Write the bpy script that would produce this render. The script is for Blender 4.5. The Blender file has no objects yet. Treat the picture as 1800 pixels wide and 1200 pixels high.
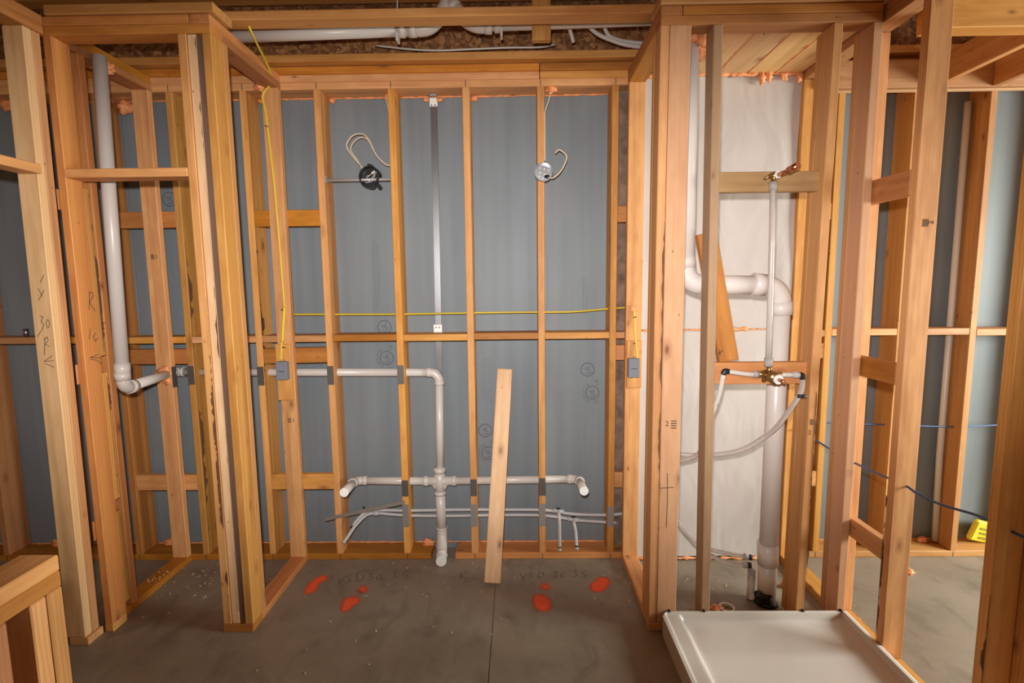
import bpy, bmesh, math, random
from mathutils import Vector, Matrix

# ------------------------------------------------------------------ camera, world, lights, exposure
scene = bpy.context.scene
C = scene.collection
random.seed(7)

CAM = Vector((0.2718, -2.9100, 1.6434))
PITCH, YAW, ROLL = 0.112618, -0.011921, 0.010876


def cam_dir(xr, zr, y2):
    c, s = math.cos(ROLL), math.sin(ROLL)
    x, z2 = c * xr + s * zr, -s * xr + c * zr
    c, s = math.cos(PITCH), math.sin(PITCH)
    y, z = c * y2 + s * z2, -s * y2 + c * z2
    c, s = math.cos(YAW), math.sin(YAW)
    return Vector((c * x + s * y, -s * x + c * y, z))


cd = bpy.data.cameras.new('camera')
cd.sensor_width = 36.0
cd.lens = 18.0
cd.clip_start = 0.05
cam = bpy.data.objects.new('camera', cd)
C.objects.link(cam)
R_, U_, F_ = cam_dir(1, 0, 0), cam_dir(0, 1, 0), cam_dir(0, 0, 1)
M = Matrix((R_, U_, -F_)).transposed().to_4x4()
M.translation = CAM
cam.matrix_world = M
scene.camera = cam

scene.view_settings.view_transform = 'Standard'
scene.view_settings.look = 'None'
scene.view_settings.exposure = 0.0
scene.view_settings.gamma = 1.0
scene.view_settings.use_curve_mapping = False

world = bpy.data.worlds.new('world')
scene.world = world
world.use_nodes = True
wb = world.node_tree.nodes['Background']
wb.inputs[0].default_value = (1.0, 0.63, 0.36, 1)
wb.inputs[1].default_value = 0.23


def light(name, kind, loc, target, energy, color, **kw):
    ld = bpy.data.lights.new(name, kind)
    ld.energy = energy
    ld.color = color
    for k, v in kw.items():
        setattr(ld, k, v)
    o = bpy.data.objects.new(name, ld)
    o.location = loc
    d = Vector(target) - Vector(loc)
    o.rotation_euler = d.to_track_quat('-Z', 'Y').to_euler()
    C.objects.link(o)
    return o


# the photographer's flash, a hand above the lens
flash = light('flash', 'SPOT', (0.235, -2.93, 1.79), (-0.10, 0.0, 1.50), 345, (1.0, 0.985, 0.965),
              spot_size=math.radians(71), spot_blend=1.0, shadow_soft_size=0.03)
flash.scale = (2.25, 1.0, 1.0)          # the flash tube throws a wide, low beam
# daylight from the window of the room beyond the right-hand studs
light('window_daylight', 'AREA', (5.2, -1.6, 1.6), (2.3, -0.7, 0.0), 270, (0.93, 1.0, 0.92),
      shape='RECTANGLE', size=1.6, size_y=1.5)

# ------------------------------------------------------------------ node helpers / materials


def new_mat(name):
    m = bpy.data.materials.new(name)
    m.use_nodes = True
    nt = m.node_tree
    b = nt.nodes['Principled BSDF']
    return m, nt, b


def N(nt, t, **kw):
    n = nt.nodes.new(t)
    for k, v in kw.items():
        if k.startswith('i_'):
            n.inputs[k[2:].replace('_', ' ')].default_value = v
        else:
            setattr(n, k, v)
    return n


def math_n(nt, op, a, b=None, c=None, clamp=False):
    n = nt.nodes.new('ShaderNodeMath')
    n.operation = op
    n.use_clamp = clamp
    for i, v in enumerate((a, b, c)):
        if v is None:
            continue
        if isinstance(v, (int, float)):
            n.inputs[i].default_value = v
        else:
            nt.links.new(v, n.inputs[i])
    return n.outputs[0]


def mix_c(nt, fac, a, b, blend='MIX'):
    n = nt.nodes.new('ShaderNodeMix')
    n.data_type = 'RGBA'
    n.blend_type = blend
    for s, v in ((n.inputs[0], fac), (n.inputs[6], a), (n.inputs[7], b)):
        if isinstance(v, (int, float)):
            s.default_value = v
        elif isinstance(v, tuple):
            s.default_value = v if len(v) == 4 else (*v, 1)
        else:
            nt.links.new(v, s)
    return n.outputs[2]


def ramp(nt, fac, stops):
    n = nt.nodes.new('ShaderNodeValToRGB')
    e = n.color_ramp.elements
    while len(e) < len(stops):
        e.new(0.5)
    for el, (p, c) in zip(e, stops):
        el.position = p
        el.color = (*c, 1) if len(c) == 3 else c
    nt.links.new(fac, n.inputs[0])
    return n.outputs[0]


def obj_vec(nt, scale, rnd=True):
    tc = nt.nodes.new('ShaderNodeTexCoord')
    v = tc.outputs['Object']
    if rnd:
        oi = nt.nodes.new('ShaderNodeObjectInfo')
        k = math_n(nt, 'MULTIPLY', oi.outputs['Random'], 37.0)
        cb = nt.nodes.new('ShaderNodeCombineXYZ')
        for i in range(3):
            nt.links.new(math_n(nt, 'MULTIPLY', k, (1.0, 0.37, 0.53)[i]), cb.inputs[i])
        ad = nt.nodes.new('ShaderNodeVectorMath')
        ad.operation = 'ADD'
        nt.links.new(v, ad.inputs[0])
        nt.links.new(cb.outputs[0], ad.inputs[1])
        v = ad.outputs[0]
    mp = nt.nodes.new('ShaderNodeMapping')
    mp.inputs['Scale'].default_value = scale
    nt.links.new(v, mp.inputs[0])
    return mp.outputs[0]


def tex(nt, kind, vec, **kw):
    n = nt.nodes.new(kind)
    nt.links.new(vec, n.inputs['Vector'])
    for k, v in kw.items():
        key = k.replace('_', ' ')
        if key in n.inputs:
            n.inputs[key].default_value = v
        else:
            setattr(n, k, v)
    return n


def wood(name, light_c, dark_c, knot=(0.16, 0.05, 0.015), knot_amt=1.0, grain=0.75, vary=0.42, rough=0.62):
    m, nt, b = new_mat(name)
    g1 = tex(nt, 'ShaderNodeTexNoise', obj_vec(nt, (1.3, 48, 48)), Scale=1.0, Detail=5.0, Roughness=0.6)
    g2 = tex(nt, 'ShaderNodeTexNoise', obj_vec(nt, (0.7, 9, 9)), Scale=1.0, Detail=3.0)
    w = tex(nt, 'ShaderNodeTexWave', obj_vec(nt, (0.25, 1, 1)), Scale=26.0, Distortion=5.0, Detail=2.0, bands_direction='Y')
    f = math_n(nt, 'ADD', math_n(nt, 'MULTIPLY', g1.outputs['Fac'], 0.6),
               math_n(nt, 'MULTIPLY', g2.outputs['Fac'], 0.55))
    f = math_n(nt, 'ADD', f, math_n(nt, 'MULTIPLY', w.outputs['Fac'], 0.16))
    f = math_n(nt, 'MULTIPLY', math_n(nt, 'SUBTRACT', f, 0.40), 1.0 + grain, clamp=True)
    col = mix_c(nt, f, light_c, dark_c)
    # knots
    vo = tex(nt, 'ShaderNodeTexVoronoi', obj_vec(nt, (6.0, 13, 13)), Scale=1.0, Randomness=1.0)
    sep = nt.nodes.new('ShaderNodeSeparateColor')
    nt.links.new(vo.outputs['Color'], sep.inputs[0])
    on = math_n(nt, 'GREATER_THAN', sep.outputs[0], 0.50)
    size = math_n(nt, 'MULTIPLY_ADD', math_n(nt, 'POWER', sep.outputs[1], 2.2), 0.115, 0.036)
    kd = math_n(nt, 'DIVIDE', vo.outputs['Distance'], size)
    core = math_n(nt, 'MULTIPLY', math_n(nt, 'SUBTRACT', 1.35, kd, clamp=True), on)
    halo = math_n(nt, 'MULTIPLY', math_n(nt, 'MULTIPLY', math_n(nt, 'SUBTRACT', 2.6, kd, clamp=True), on), 0.40)
    hc = tuple(0.55 * d + 0.45 * k for d, k in zip(dark_c, knot))
    col = mix_c(nt, math_n(nt, 'MULTIPLY', halo, knot_amt), col, hc)
    col = mix_c(nt, math_n(nt, 'MULTIPLY', core, knot_amt * 0.85), col, knot)
    # nail holes and pitch specks
    v2 = tex(nt, 'ShaderNodeTexVoronoi', obj_vec(nt, (11, 24, 24)), Scale=1.0, Randomness=1.0)
    sp2 = nt.nodes.new('ShaderNodeSeparateColor')
    nt.links.new(v2.outputs['Color'], sp2.inputs[0])
    hole = math_n(nt, 'MULTIPLY', math_n(nt, 'GREATER_THAN', sp2.outputs[0], 0.80), math_n(nt, 'LESS_THAN', v2.outputs['Distance'], 0.065))
    col = mix_c(nt, math_n(nt, 'MULTIPLY', hole, 0.8), col, (0.09, 0.035, 0.012))
    # broad darker streaks of heartwood
    n4 = tex(nt, 'ShaderNodeTexNoise', obj_vec(nt, (0.9, 14, 14)), Scale=1.0, Detail=2.0, Distortion=0.6)
    stv = math_n(nt, 'MULTIPLY', math_n(nt, 'SUBTRACT', n4.outputs['Fac'], 0.55, clamp=True), 2.4, clamp=True)
    col = mix_c(nt, stv, col, tuple(0.72 * d for d in dark_c))
    # each board its own tone
    oi = nt.nodes.new('ShaderNodeObjectInfo')
    hs = nt.nodes.new('ShaderNodeHueSaturation')
    r2 = math_n(nt, 'FRACT', math_n(nt, 'MULTIPLY', oi.outputs['Random'], 17.3))
    nt.links.new(math_n(nt, 'MULTIPLY_ADD', oi.outputs['Random'], vary, 1.0 - vary * 0.55), hs.inputs['Value'])
    nt.links.new(math_n(nt, 'MULTIPLY_ADD', r2, 0.009, 0.4875), hs.inputs['Hue'])
    nt.links.new(math_n(nt, 'MULTIPLY_ADD', r2, 0.16, 0.92), hs.inputs['Saturation'])
    nt.links.new(col, hs.inputs['Color'])
    nt.links.new(hs.outputs[0], b.inputs['Base Color'])
    b.inputs['Roughness'].default_value = rough
    bp = nt.nodes.new('ShaderNodeBump')
    bp.inputs['Strength'].default_value = 0.12
    bp.inputs['Distance'].default_value = 0.002
    nt.links.new(g1.outputs['Fac'], bp.inputs['Height'])
    nt.links.new(bp.outputs[0], b.inputs['Normal'])
    return m


def plain(name, col, rough=0.5, metal=0.0, noise=0.0, nscale=8.0, stretch=(1, 1, 1), trans=0.0, bump=0.0, rnd=False):
    m, nt, b = new_mat(name)
    b.inputs['Roughness'].default_value = rough
    b.inputs['Metallic'].default_value = metal
    b.inputs['Base Color'].default_value = (*col, 1)
    if trans:
        b.inputs['Transmission Weight'].default_value = trans
        b.inputs['IOR'].default_value = 1.35
    n = tex(nt, 'ShaderNodeTexNoise', obj_vec(nt, stretch, rnd), Scale=nscale, Detail=4.0)
    if noise:
        k = math_n(nt, 'MULTIPLY_ADD', n.outputs['Fac'], noise * 2, 1.0 - noise)
        mx = nt.nodes.new('ShaderNodeVectorMath')
        mx.operation = 'SCALE'
        mx.inputs[0].default_value = col
        nt.links.new(k, mx.inputs['Scale'])
        nt.links.new(mx.outputs[0], b.inputs['Base Color'])
    if bump:
        bp = nt.nodes.new('ShaderNodeBump')
        bp.inputs['Strength'].default_value = bump
        bp.inputs['Distance'].default_value = 0.01
        nt.links.new(n.outputs['Fac'], bp.inputs['Height'])
        nt.links.new(bp.outputs[0], b.inputs['Normal'])
    return m


MAT = {}
MAT['pine'] = wood('pine_lumber', (0.75, 0.41, 0.125), (0.46, 0.192, 0.036))
MAT['pine_b'] = wood('pine_lumber_orange', (0.62, 0.285, 0.065), (0.38, 0.135, 0.022))
MAT['pale'] = wood('pale_lumber', (0.86, 0.585, 0.285), (0.64, 0.36, 0.125), vary=0.12)
MAT['pink'] = wood('pinkish_lumber', (0.66, 0.385, 0.21), (0.50, 0.26, 0.125), vary=0.05)
MAT['weathered'] = wood('weathered_lumber', (0.46, 0.30, 0.14), (0.33, 0.19, 0.08), vary=0.05, knot_amt=0.6)
MAT['greywood'] = wood('grey_waney_lumber', (0.36, 0.23, 0.155), (0.24, 0.135, 0.085), vary=0.05, grain=0.8)
MAT['bark'] = plain('bark', (0.13, 0.055, 0.022), 0.9, noise=0.5, nscale=40)
MAT['pencil'] = plain('pencil', (0.05, 0.04, 0.035), 0.8)
MAT['ink'] = plain('printing_ink', (0.105, 0.115, 0.13), 0.7)
MAT['stamp'] = plain('stamp_ink', (0.10, 0.06, 0.035), 0.8)
MAT['foam'] = plain('orange_spray_foam', (0.85, 0.33, 0.13), 0.55, noise=0.25, nscale=30, bump=0.4)
MAT['pvc'] = plain('white_pvc', (0.66, 0.60, 0.55), 0.32, noise=0.04, nscale=5)
MAT['pvc_big'] = plain('white_pvc_stack', (0.74, 0.675, 0.63), 0.34, noise=0.03, nscale=4)
MAT['pvc_end'] = plain('white_pvc_cap', (0.92, 0.90, 0.87), 0.4)
MAT['pex_grey'] = plain('grey_pex', (0.52, 0.50, 0.50), 0.4, noise=0.05)
MAT['pex_clear'] = plain('clear_pex', (0.80, 0.73, 0.69), 0.25, trans=0.6)
MAT['black'] = plain('black_plastic', (0.012, 0.012, 0.013), 0.4)
MAT['greybox'] = plain('grey_plastic', (0.20, 0.205, 0.235), 0.5, noise=0.06)
MAT['plate'] = plain('steel_nail_plate', (0.20, 0.18, 0.16), 0.45, 0.75, noise=0.15, nscale=10)
MAT['plate_l'] = plain('light_nail_plate', (0.42, 0.39, 0.36), 0.5, 0.7, noise=0.1, nscale=10)
MAT['steel'] = plain('galvanised_steel', (0.34, 0.335, 0.35), 0.30, 0.92, noise=0.12, nscale=6)
MAT['zinc'] = plain('zinc_bar', (0.50, 0.47, 0.46), 0.4, 0.35, noise=0.1)
MAT['screw'] = plain('black_screw', (0.01, 0.009, 0.008), 0.5, 0.3)
MAT['brass'] = plain('brass', (0.40, 0.24, 0.10), 0.35, 0.9, noise=0.2, nscale=40)
MAT['copper'] = plain('copper', (0.62, 0.27, 0.15), 0.25, 1.0, noise=0.3, nscale=30)
MAT['yellow'] = plain('yellow_cable', (0.70, 0.50, 0.03), 0.45)
MAT['blue'] = plain('blue_cable', (0.05, 0.11, 0.27), 0.45)
MAT['cream'] = plain('cream_cable', (0.68, 0.55, 0.42), 0.5)
MAT['whitewire'] = plain('white_wire', (0.62, 0.58, 0.54), 0.5)
MAT['paint'] = None
MAT['insul'] = plain('brown_glass_wool', (0.22, 0.135, 0.095), 1.0, noise=0.85, nscale=18, bump=1.0)
MAT['pan'] = plain('white_acrylic', (0.67, 0.605, 0.555), 0.22, noise=0.015, nscale=3)
MAT['package'] = plain('yellow_package', (0.72, 0.58, 0.03), 0.5, noise=0.1, nscale=20)
MAT['package_ink'] = plain('package_print', (0.30, 0.25, 0.03), 0.6)
MAT['duct'] = plain('black_tape', (0.02, 0.02, 0.022), 0.35, noise=0.3, nscale=20, bump=0.5)
MAT['shaving'] = plain('wood_shaving', (0.75, 0.56, 0.33), 0.7)


def m_sheathing():
    m, nt, b = new_mat('grey_blue_sheathing')
    n1 = tex(nt, 'ShaderNodeTexNoise', obj_vec(nt, (6, 6, 0.25)), Scale=3.0, Detail=4.0)
    n2 = tex(nt, 'ShaderNodeTexNoise', obj_vec(nt, (1, 1, 0.6)), Scale=2.2, Detail=3.0)
    f = math_n(nt, 'ADD', math_n(nt, 'MULTIPLY', n1.outputs['Fac'], 0.6), math_n(nt, 'MULTIPLY', n2.outputs['Fac'], 0.6))
    c = ramp(nt, f, [(0.35, (0.168, 0.190, 0.205)), (0.8, (0.232, 0.260, 0.277))])
    nt.links.new(c, b.inputs['Base Color'])
    b.inputs['Roughness'].default_value = 0.5
    b.inputs['Specular IOR Level'].default_value = 0.35
    return m


def m_concrete():
    m, nt, b = new_mat('concrete')
    n1 = tex(nt, 'ShaderNodeTexNoise', obj_vec(nt, (1, 1, 1), False), Scale=1.7, Detail=7.0, Roughness=0.65)
    n2 = tex(nt, 'ShaderNodeTexNoise', obj_vec(nt, (1, 1, 1), False), Scale=32.0, Detail=5.0)
    n3 = tex(nt, 'ShaderNodeTexNoise', obj_vec(nt, (1.6, 1, 1), False), Scale=4.5, Detail=5.0, Distortion=1.0)
    c = ramp(nt, n1.outputs['Fac'], [(0.30, (0.190, 0.143, 0.102)), (0.52, (0.272, 0.212, 0.156)), (0.75, (0.335, 0.270, 0.206))])
    c = mix_c(nt, math_n(nt, 'MULTIPLY', n2.outputs['Fac'], 0.30), c, (0.36, 0.31, 0.26))
    st = ramp(nt, n3.outputs['Fac'], [(0.52, (1, 1, 1)), (0.74, (0.66, 0.64, 0.62))])
    c = mix_c(nt, 0.8, c, st, 'MULTIPLY')
    nt.links.new(c, b.inputs['Base Color'])
    b.inputs['Roughness'].default_value = 0.55
    bp = nt.nodes.new('ShaderNodeBump')
    bp.inputs['Strength'].default_value = 0.12
    bp.inputs['Distance'].default_value = 0.003
    nt.links.new(n2.outputs['Fac'], bp.inputs['Height'])
    nt.links.new(bp.outputs[0], b.inputs['Normal'])
    return m


def m_osb():
    m, nt, b = new_mat('strand_board')
    fs = []
    for k, (ang, off) in enumerate(((0.5, 0.0), (-0.7, 3.7), (1.4, 8.1))):
        tc = nt.nodes.new('ShaderNodeTexCoord')
        rt = nt.nodes.new('ShaderNodeMapping')
        rt.inputs['Rotation'].default_value = (0.0, ang, ang)
        rt.inputs['Location'].default_value = (off, off, off)
        nt.links.new(tc.outputs['Object'], rt.inputs[0])
        mp = nt.nodes.new('ShaderNodeMapping')
        mp.inputs['Scale'].default_value = (13, 46, 46)
        nt.links.new(rt.outputs[0], mp.inputs[0])
        v = tex(nt, 'ShaderNodeTexVoronoi', mp.outputs[0], Scale=1.0)
        sp = nt.nodes.new('ShaderNodeSeparateColor')
        nt.links.new(v.outputs['Color'], sp.inputs[0])
        fs.append(sp)
    f = fs[0].outputs[0]
    for sp in fs[1:]:
        on = math_n(nt, 'GREATER_THAN', sp.outputs[1], 0.55)
        f = math_n(nt, 'ADD', math_n(nt, 'MULTIPLY', f, math_n(nt, 'SUBTRACT', 1.0, on)), math_n(nt, 'MULTIPLY', sp.outputs[0], on))
    c = ramp(nt, f, [(0.0, (0.12, 0.044, 0.014)), (0.55, (0.26, 0.108, 0.034)), (1.0, (0.46, 0.22, 0.08))])
    nt.links.new(c, b.inputs['Base Color'])
    b.inputs['Roughness'].default_value = 0.7
    return m


def m_sheet():
    m, nt, b = new_mat('white_plastic_sheet')
    n = tex(nt, 'ShaderNodeTexNoise', obj_vec(nt, (1, 1, 0.8)), Scale=3.0, Detail=3.0)
    c = ramp(nt, n.outputs['Fac'], [(0.3, (0.53, 0.465, 0.43)), (0.7, (0.58, 0.515, 0.48))])
    nt.links.new(c, b.inputs['Base Color'])
    b.inputs['Roughness'].default_value = 0.26
    n2 = tex(nt, 'ShaderNodeTexNoise', obj_vec(nt, (2.2, 2.2, 1.1)), Scale=2.4, Detail=2.5, Distortion=0.8)
    bp = nt.nodes.new('ShaderNodeBump')
    bp.inputs['Strength'].default_value = 0.35
    bp.inputs['Distance'].default_value = 0.03
    nt.links.new(n2.outputs['Fac'], bp.inputs['Height'])
    nt.links.new(bp.outputs[0], b.inputs['Normal'])
    return m


def m_paint():
    m, nt, b = new_mat('orange_marking_paint')
    b.inputs['Base Color'].default_value = (0.95, 0.115, 0.035, 1)
    b.inputs['Roughness'].default_value = 0.6
    at = nt.nodes.new('ShaderNodeAttribute')
    at.attribute_name = 'cover'
    n = tex(nt, 'ShaderNodeTexNoise', obj_vec(nt, (1, 1, 1)), Scale=220.0, Detail=2.0)
    a = math_n(nt, 'ADD', at.outputs['Fac'], math_n(nt, 'MULTIPLY', math_n(nt, 'SUBTRACT', n.outputs['Fac'], 0.5), 0.5))
    a = math_n(nt, 'MULTIPLY', math_n(nt, 'SUBTRACT', a, 0.28), 1.35, clamp=True)
    nt.links.new(a, b.inputs['Alpha'])
    return m


MAT['sheath'] = m_sheathing()
MAT['concrete'] = m_concrete()
MAT['osb'] = m_osb()
MAT['sheet'] = m_sheet()
MAT['paint'] = m_paint()

# ------------------------------------------------------------------ object helpers


def empty(name, loc=(0, 0, 0), **props):
    o = bpy.data.objects.new(name, None)
    o.empty_display_size = 0.1
    o.location = loc
    C.objects.link(o)
    for k, v in props.items():
        o[k] = v
    return o


def struct(name, loc=(0, 0, 0)):
    return empty(name, loc, kind='structure')


def thing(name, label, cat, loc=(0, 0, 0), group=None):
    o = empty(name, loc, label=label, category=cat)
    if group:
        o['group'] = group
    return o


def wpos(o):
    p = Vector(o.location)
    while o.parent:
        o = o.parent
        p += Vector(o.location)
    return p


def world_matrix(o):
    m = Matrix.LocRotScale(o.location, o.rotation_euler, o.scale)
    return world_matrix(o.parent) @ m if o.parent else m


def link(name, me, mat, parent=None, loc=(0, 0, 0), rot=None, label=None):
    o = bpy.data.objects.new(name, me)
    if mat and not me.materials:
        me.materials.append(MAT[mat] if isinstance(mat, str) else mat)
    C.objects.link(o)
    o.location = loc
    if rot is not None:
        o.rotation_euler = rot
    if parent:
        o.parent = parent
        pw = world_matrix(parent)
        if any(abs(a) > 1e-9 for a in pw.to_euler()):
            o.matrix_basis = pw.inverted() @ Matrix.LocRotScale(o.location, o.rotation_euler, None)
        else:
            o.location = Vector(loc) - pw.translation
    if label:
        o['label'] = label
    return o


def bm_mesh(bm, name='m', smooth=False):
    me = bpy.data.meshes.new(name)
    bmesh.ops.recalc_face_normals(bm, faces=bm.faces)
    bm.to_mesh(me)
    bm.free()
    if smooth:
        for p in me.polygons:
            p.use_smooth = True
    return me


_cache = {}


def box_mesh(dx, dy, dz, bev, mat):
    key = (round(dx, 4), round(dy, 4), round(dz, 4), bev, mat)
    if key in _cache:
        return _cache[key]
    bm = bmesh.new()
    bmesh.ops.create_cube(bm, size=1.0)
    for v in bm.verts:
        v.co = Vector((v.co.x * dx, v.co.y * dy, v.co.z * dz))
    if bev:
        b = min(bev, 0.45 * min(dx, dy, dz))
        bmesh.ops.bevel(bm, geom=list(bm.edges), offset=b, segments=1, affect='EDGES', profile=0.5)
    me = bm_mesh(bm, 'box')
    me.materials.append(MAT[mat])
    _cache[key] = me
    return me


def board(name, parent, x, y, z, mat='pine', bev=0.003, lean=0.0, tilt=0.0, label=None):
    """lumber between (x0,x1),(y0,y1),(z0,z1); grain runs along the longest side. lean: shift of top in x (m); tilt: rotation in the wall plane"""
    d = (x[1] - x[0], y[1] - y[0], z[1] - z[0])
    c = ((x[0] + x[1]) / 2, (y[0] + y[1]) / 2, (z[0] + z[1]) / 2)
    ax = d.index(max(d))
    if ax == 0:
        me, rot = box_mesh(d[0], d[1], d[2], bev, mat), (0, -tilt, 0)
    elif ax == 1:      # local X -> world Y
        me, rot = box_mesh(d[1], d[0], d[2], bev, mat), (tilt, 0, math.pi / 2)
    else:              # local X -> world Z
        me, rot = box_mesh(d[2], d[1], d[0], bev, mat), (0, -math.pi / 2 + (math.atan2(lean, d[2])), 0)
    return link(name, me, None, parent, c, rot, label)


def catmull(pts, n=6):
    P = [Vector(p) for p in pts]
    P = [2 * P[0] - P[1]] + P + [2 * P[-1] - P[-2]]
    out = []
    for i in range(1, len(P) - 2):
        p0, p1, p2, p3 = P[i - 1:i + 3]
        for k in range(n):
            t = k / n
            out.append(0.5 * ((2 * p1) + (p2 - p0) * t + (2 * p0 - 5 * p1 + 4 * p2 - p3) * t * t + (3 * p1 - p0 - 3 * p2 + p3) * t ** 3))
    out.append(P[-2])
    return out


def sweep_bm(bm, pts, r, n=12, caps=True, flat=1.0, radii=None):
    P = [Vector(p) for p in pts]
    T = []
    for i in range(len(P)):
        a, b = P[max(i - 1, 0)], P[min(i + 1, len(P) - 1)]
        T.append((b - a).normalized())
    up = Vector((0, 0, 1)) if abs(T[0].z) < 0.9 else Vector((0, 1, 0))
    nrm = (up - T[0] * up.dot(T[0])).normalized()
    rings = []
    for i, p in enumerate(P):
        nrm = (nrm - T[i] * nrm.dot(T[i])).normalized()
        bi = T[i].cross(nrm)
        rr = radii[i] if radii else r
        rings.append([bm.verts.new(p + nrm * (rr * math.cos(a)) + bi * (rr * flat * math.sin(a)))
                      for a in [2 * math.pi * k / n for k in range(n)]])
    for A, B in zip(rings, rings[1:]):
        for k in range(n):
            bm.faces.new((A[k], A[(k + 1) % n], B[(k + 1) % n], B[k]))
    if caps:
        bm.faces.new(rings[0][::-1])
        bm.faces.new(rings[-1])


def tube(name, pts, r, mat, parent=None, n=14, smooth_path=False, flat=1.0, radii=None, base=None, label=None):
    if smooth_path:
        pts = catmull(pts)
    base = Vector(base) if base is not None else Vector(pts[0])
    bm = bmesh.new()
    sweep_bm(bm, [Vector(p) - base for p in pts], r, n, True, flat, radii)
    me = bm_mesh(bm, name, True)
    for e in me.polygons:
        if len(e.vertices) > 4:
            e.use_smooth = False
    return link(name, me, mat, parent, base, None, label)


def elbow_pts(a, corner, b, r, n=7):
    """arc of radius r replacing corner between directions a->corner->b; returns the arc"""
    a, c, b = Vector(a), Vector(corner), Vector(b)
    d1, d2 = (a - c).normalized(), (b - c).normalized()
    ang = d1.angle(d2)
    t = r / math.tan(ang / 2)
    p1, p2 = c + d1 * t, c + d2 * t
    ctr = c + (d1 + d2).normalized() * (r / math.sin(ang / 2))
    v1, v2 = (p1 - ctr), (p2 - ctr)
    q = v1.rotation_difference(v2)
    out = []
    for i in range(n + 1):
        from mathutils import Quaternion
        out.append(ctr + Quaternion().slerp(q, i / n) @ v1)
    return out


def fitting(name, arc, r, parent, mat='pvc', hub=0.03):
    """an elbow: swept arc with a hub ring at each end"""
    base = Vector(arc[0])
    bm = bmesh.new()
    sweep_bm(bm, [p - base for p in arc], r, 16)
    for p, q in ((arc[0], arc[1]), (arc[-1], arc[-2])):
        d = (p - q).normalized()
        sweep_bm(bm, [p - base - d * 0.006, p - base + d * hub], r * 1.1, 16)
    me = bm_mesh(bm, name, True)
    for e in me.polygons:
        if len(e.vertices) > 4:
            e.use_smooth = False
    return link(name, me, mat, parent, base)


def prism(name, poly, nrm, thick, mat, parent, label=None):
    """flat outline (3-D points) given a real thickness along nrm"""
    base = Vector(poly[0])
    nv = Vector(nrm).normalized() * thick
    bm = bmesh.new()
    A = [bm.verts.new(Vector(p) - base) for p in poly]
    B = [bm.verts.new(Vector(p) - base + nv) for p in poly]
    k = len(poly)
    bm.faces.new(B)
    bm.faces.new(A[::-1])
    for i in range(k):
        bm.faces.new((A[i], A[(i + 1) % k], B[(i + 1) % k], B[i]))
    return link(name, bm_mesh(bm, name), mat, parent, base, None, label)


def strokes(name, lines, nrm, width, mat, parent=None, thick=0.0006, label=None):
    """handwriting: each polyline becomes a thin raised ribbon lying on its surface"""
    nv = Vector(nrm).normalized()
    base = Vector(lines[0][0])
    bm = bmesh.new()
    for ln in lines:
        P = [Vector(p) - base for p in ln]
        for a, b in zip(P, P[1:]):
            t = (b - a)
            if t.length < 1e-6:
                continue
            t.normalize()
            s = t.cross(nv) * (width / 2)
            a2, b2 = a - t * width * 0.3, b + t * width * 0.3
            q = [a2 - s, a2 + s, b2 + s, b2 - s]
            lo = [bm.verts.new(v + nv * 0.0002) for v in q]
            hi = [bm.verts.new(v + nv * thick) for v in q]
            bm.faces.new(hi)
            for i in range(4):
                bm.faces.new((lo[i], lo[(i + 1) % 4], hi[(i + 1) % 4], hi[i]))
    return link(name, bm_mesh(bm, name), mat, parent, base, None, label)


def ragged(name, parent, p0, p1, side, nrm, wmax, mat='bark', seed=1, n=26, wmin=0.0):
    """irregular bark edge: follows p0->p1, width varies along 'side'"""
    rnd = random.Random(seed)
    p0, p1, side, nv = Vector(p0), Vector(p1), Vector(side).normalized(), Vector(nrm).normalized()
    base = p0
    bm = bmesh.new()
    L, Rr = [], []
    w = 0.3
    n = n * 2
    for i in range(n + 1):
        t = i / n
        w = min(1, max(-0.6, w + rnd.uniform(-0.5, 0.5)))
        if i in (0, n):
            w = -0.5
        c = (p1 - p0) * t
        ww = wmin + (wmax - wmin) * max(0.0, w) ** 1.5
        L.append(c + nv * 0.0012)
        Rr.append(c + side * max(ww, 0.0005) + nv * 0.0012)
    Lv = [bm.verts.new(p) for p in L]
    Rv = [bm.verts.new(p) for p in Rr]
    Lb = [bm.verts.new(p - nv * 0.0016) for p in L]
    Rb = [bm.verts.new(p - nv * 0.0016) for p in Rr]
    for i in range(n):
        bm.faces.new((Lv[i], Lv[i + 1], Rv[i + 1], Rv[i]))
        bm.faces.new((Rv[i], Rv[i + 1], Rb[i + 1], Rb[i]))
        bm.faces.new((Lb[i], Lb[i + 1], Lv[i + 1], Lv[i]))
    return link(name, bm_mesh(bm, name), mat, parent, base)


def foam_run(name, parent, p0, p1, r, seed=1, step=0.018):
    rnd = random.Random(seed)
    p0, p1 = Vector(p0), Vector(p1)
    k = max(4, int((p1 - p0).length / step))
    pts, rad = [], []
    for i in range(k + 1):
        pts.append(p0.lerp(p1, i / k) + Vector([rnd.uniform(-1, 1) * r * 0.25 for _ in range(3)]))
        rad.append(r * rnd.choice((0.45, 0.6, 0.75, 0.9, 1.25)))
    return tube(name, pts, r, 'foam', parent, n=7, radii=rad)


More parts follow.
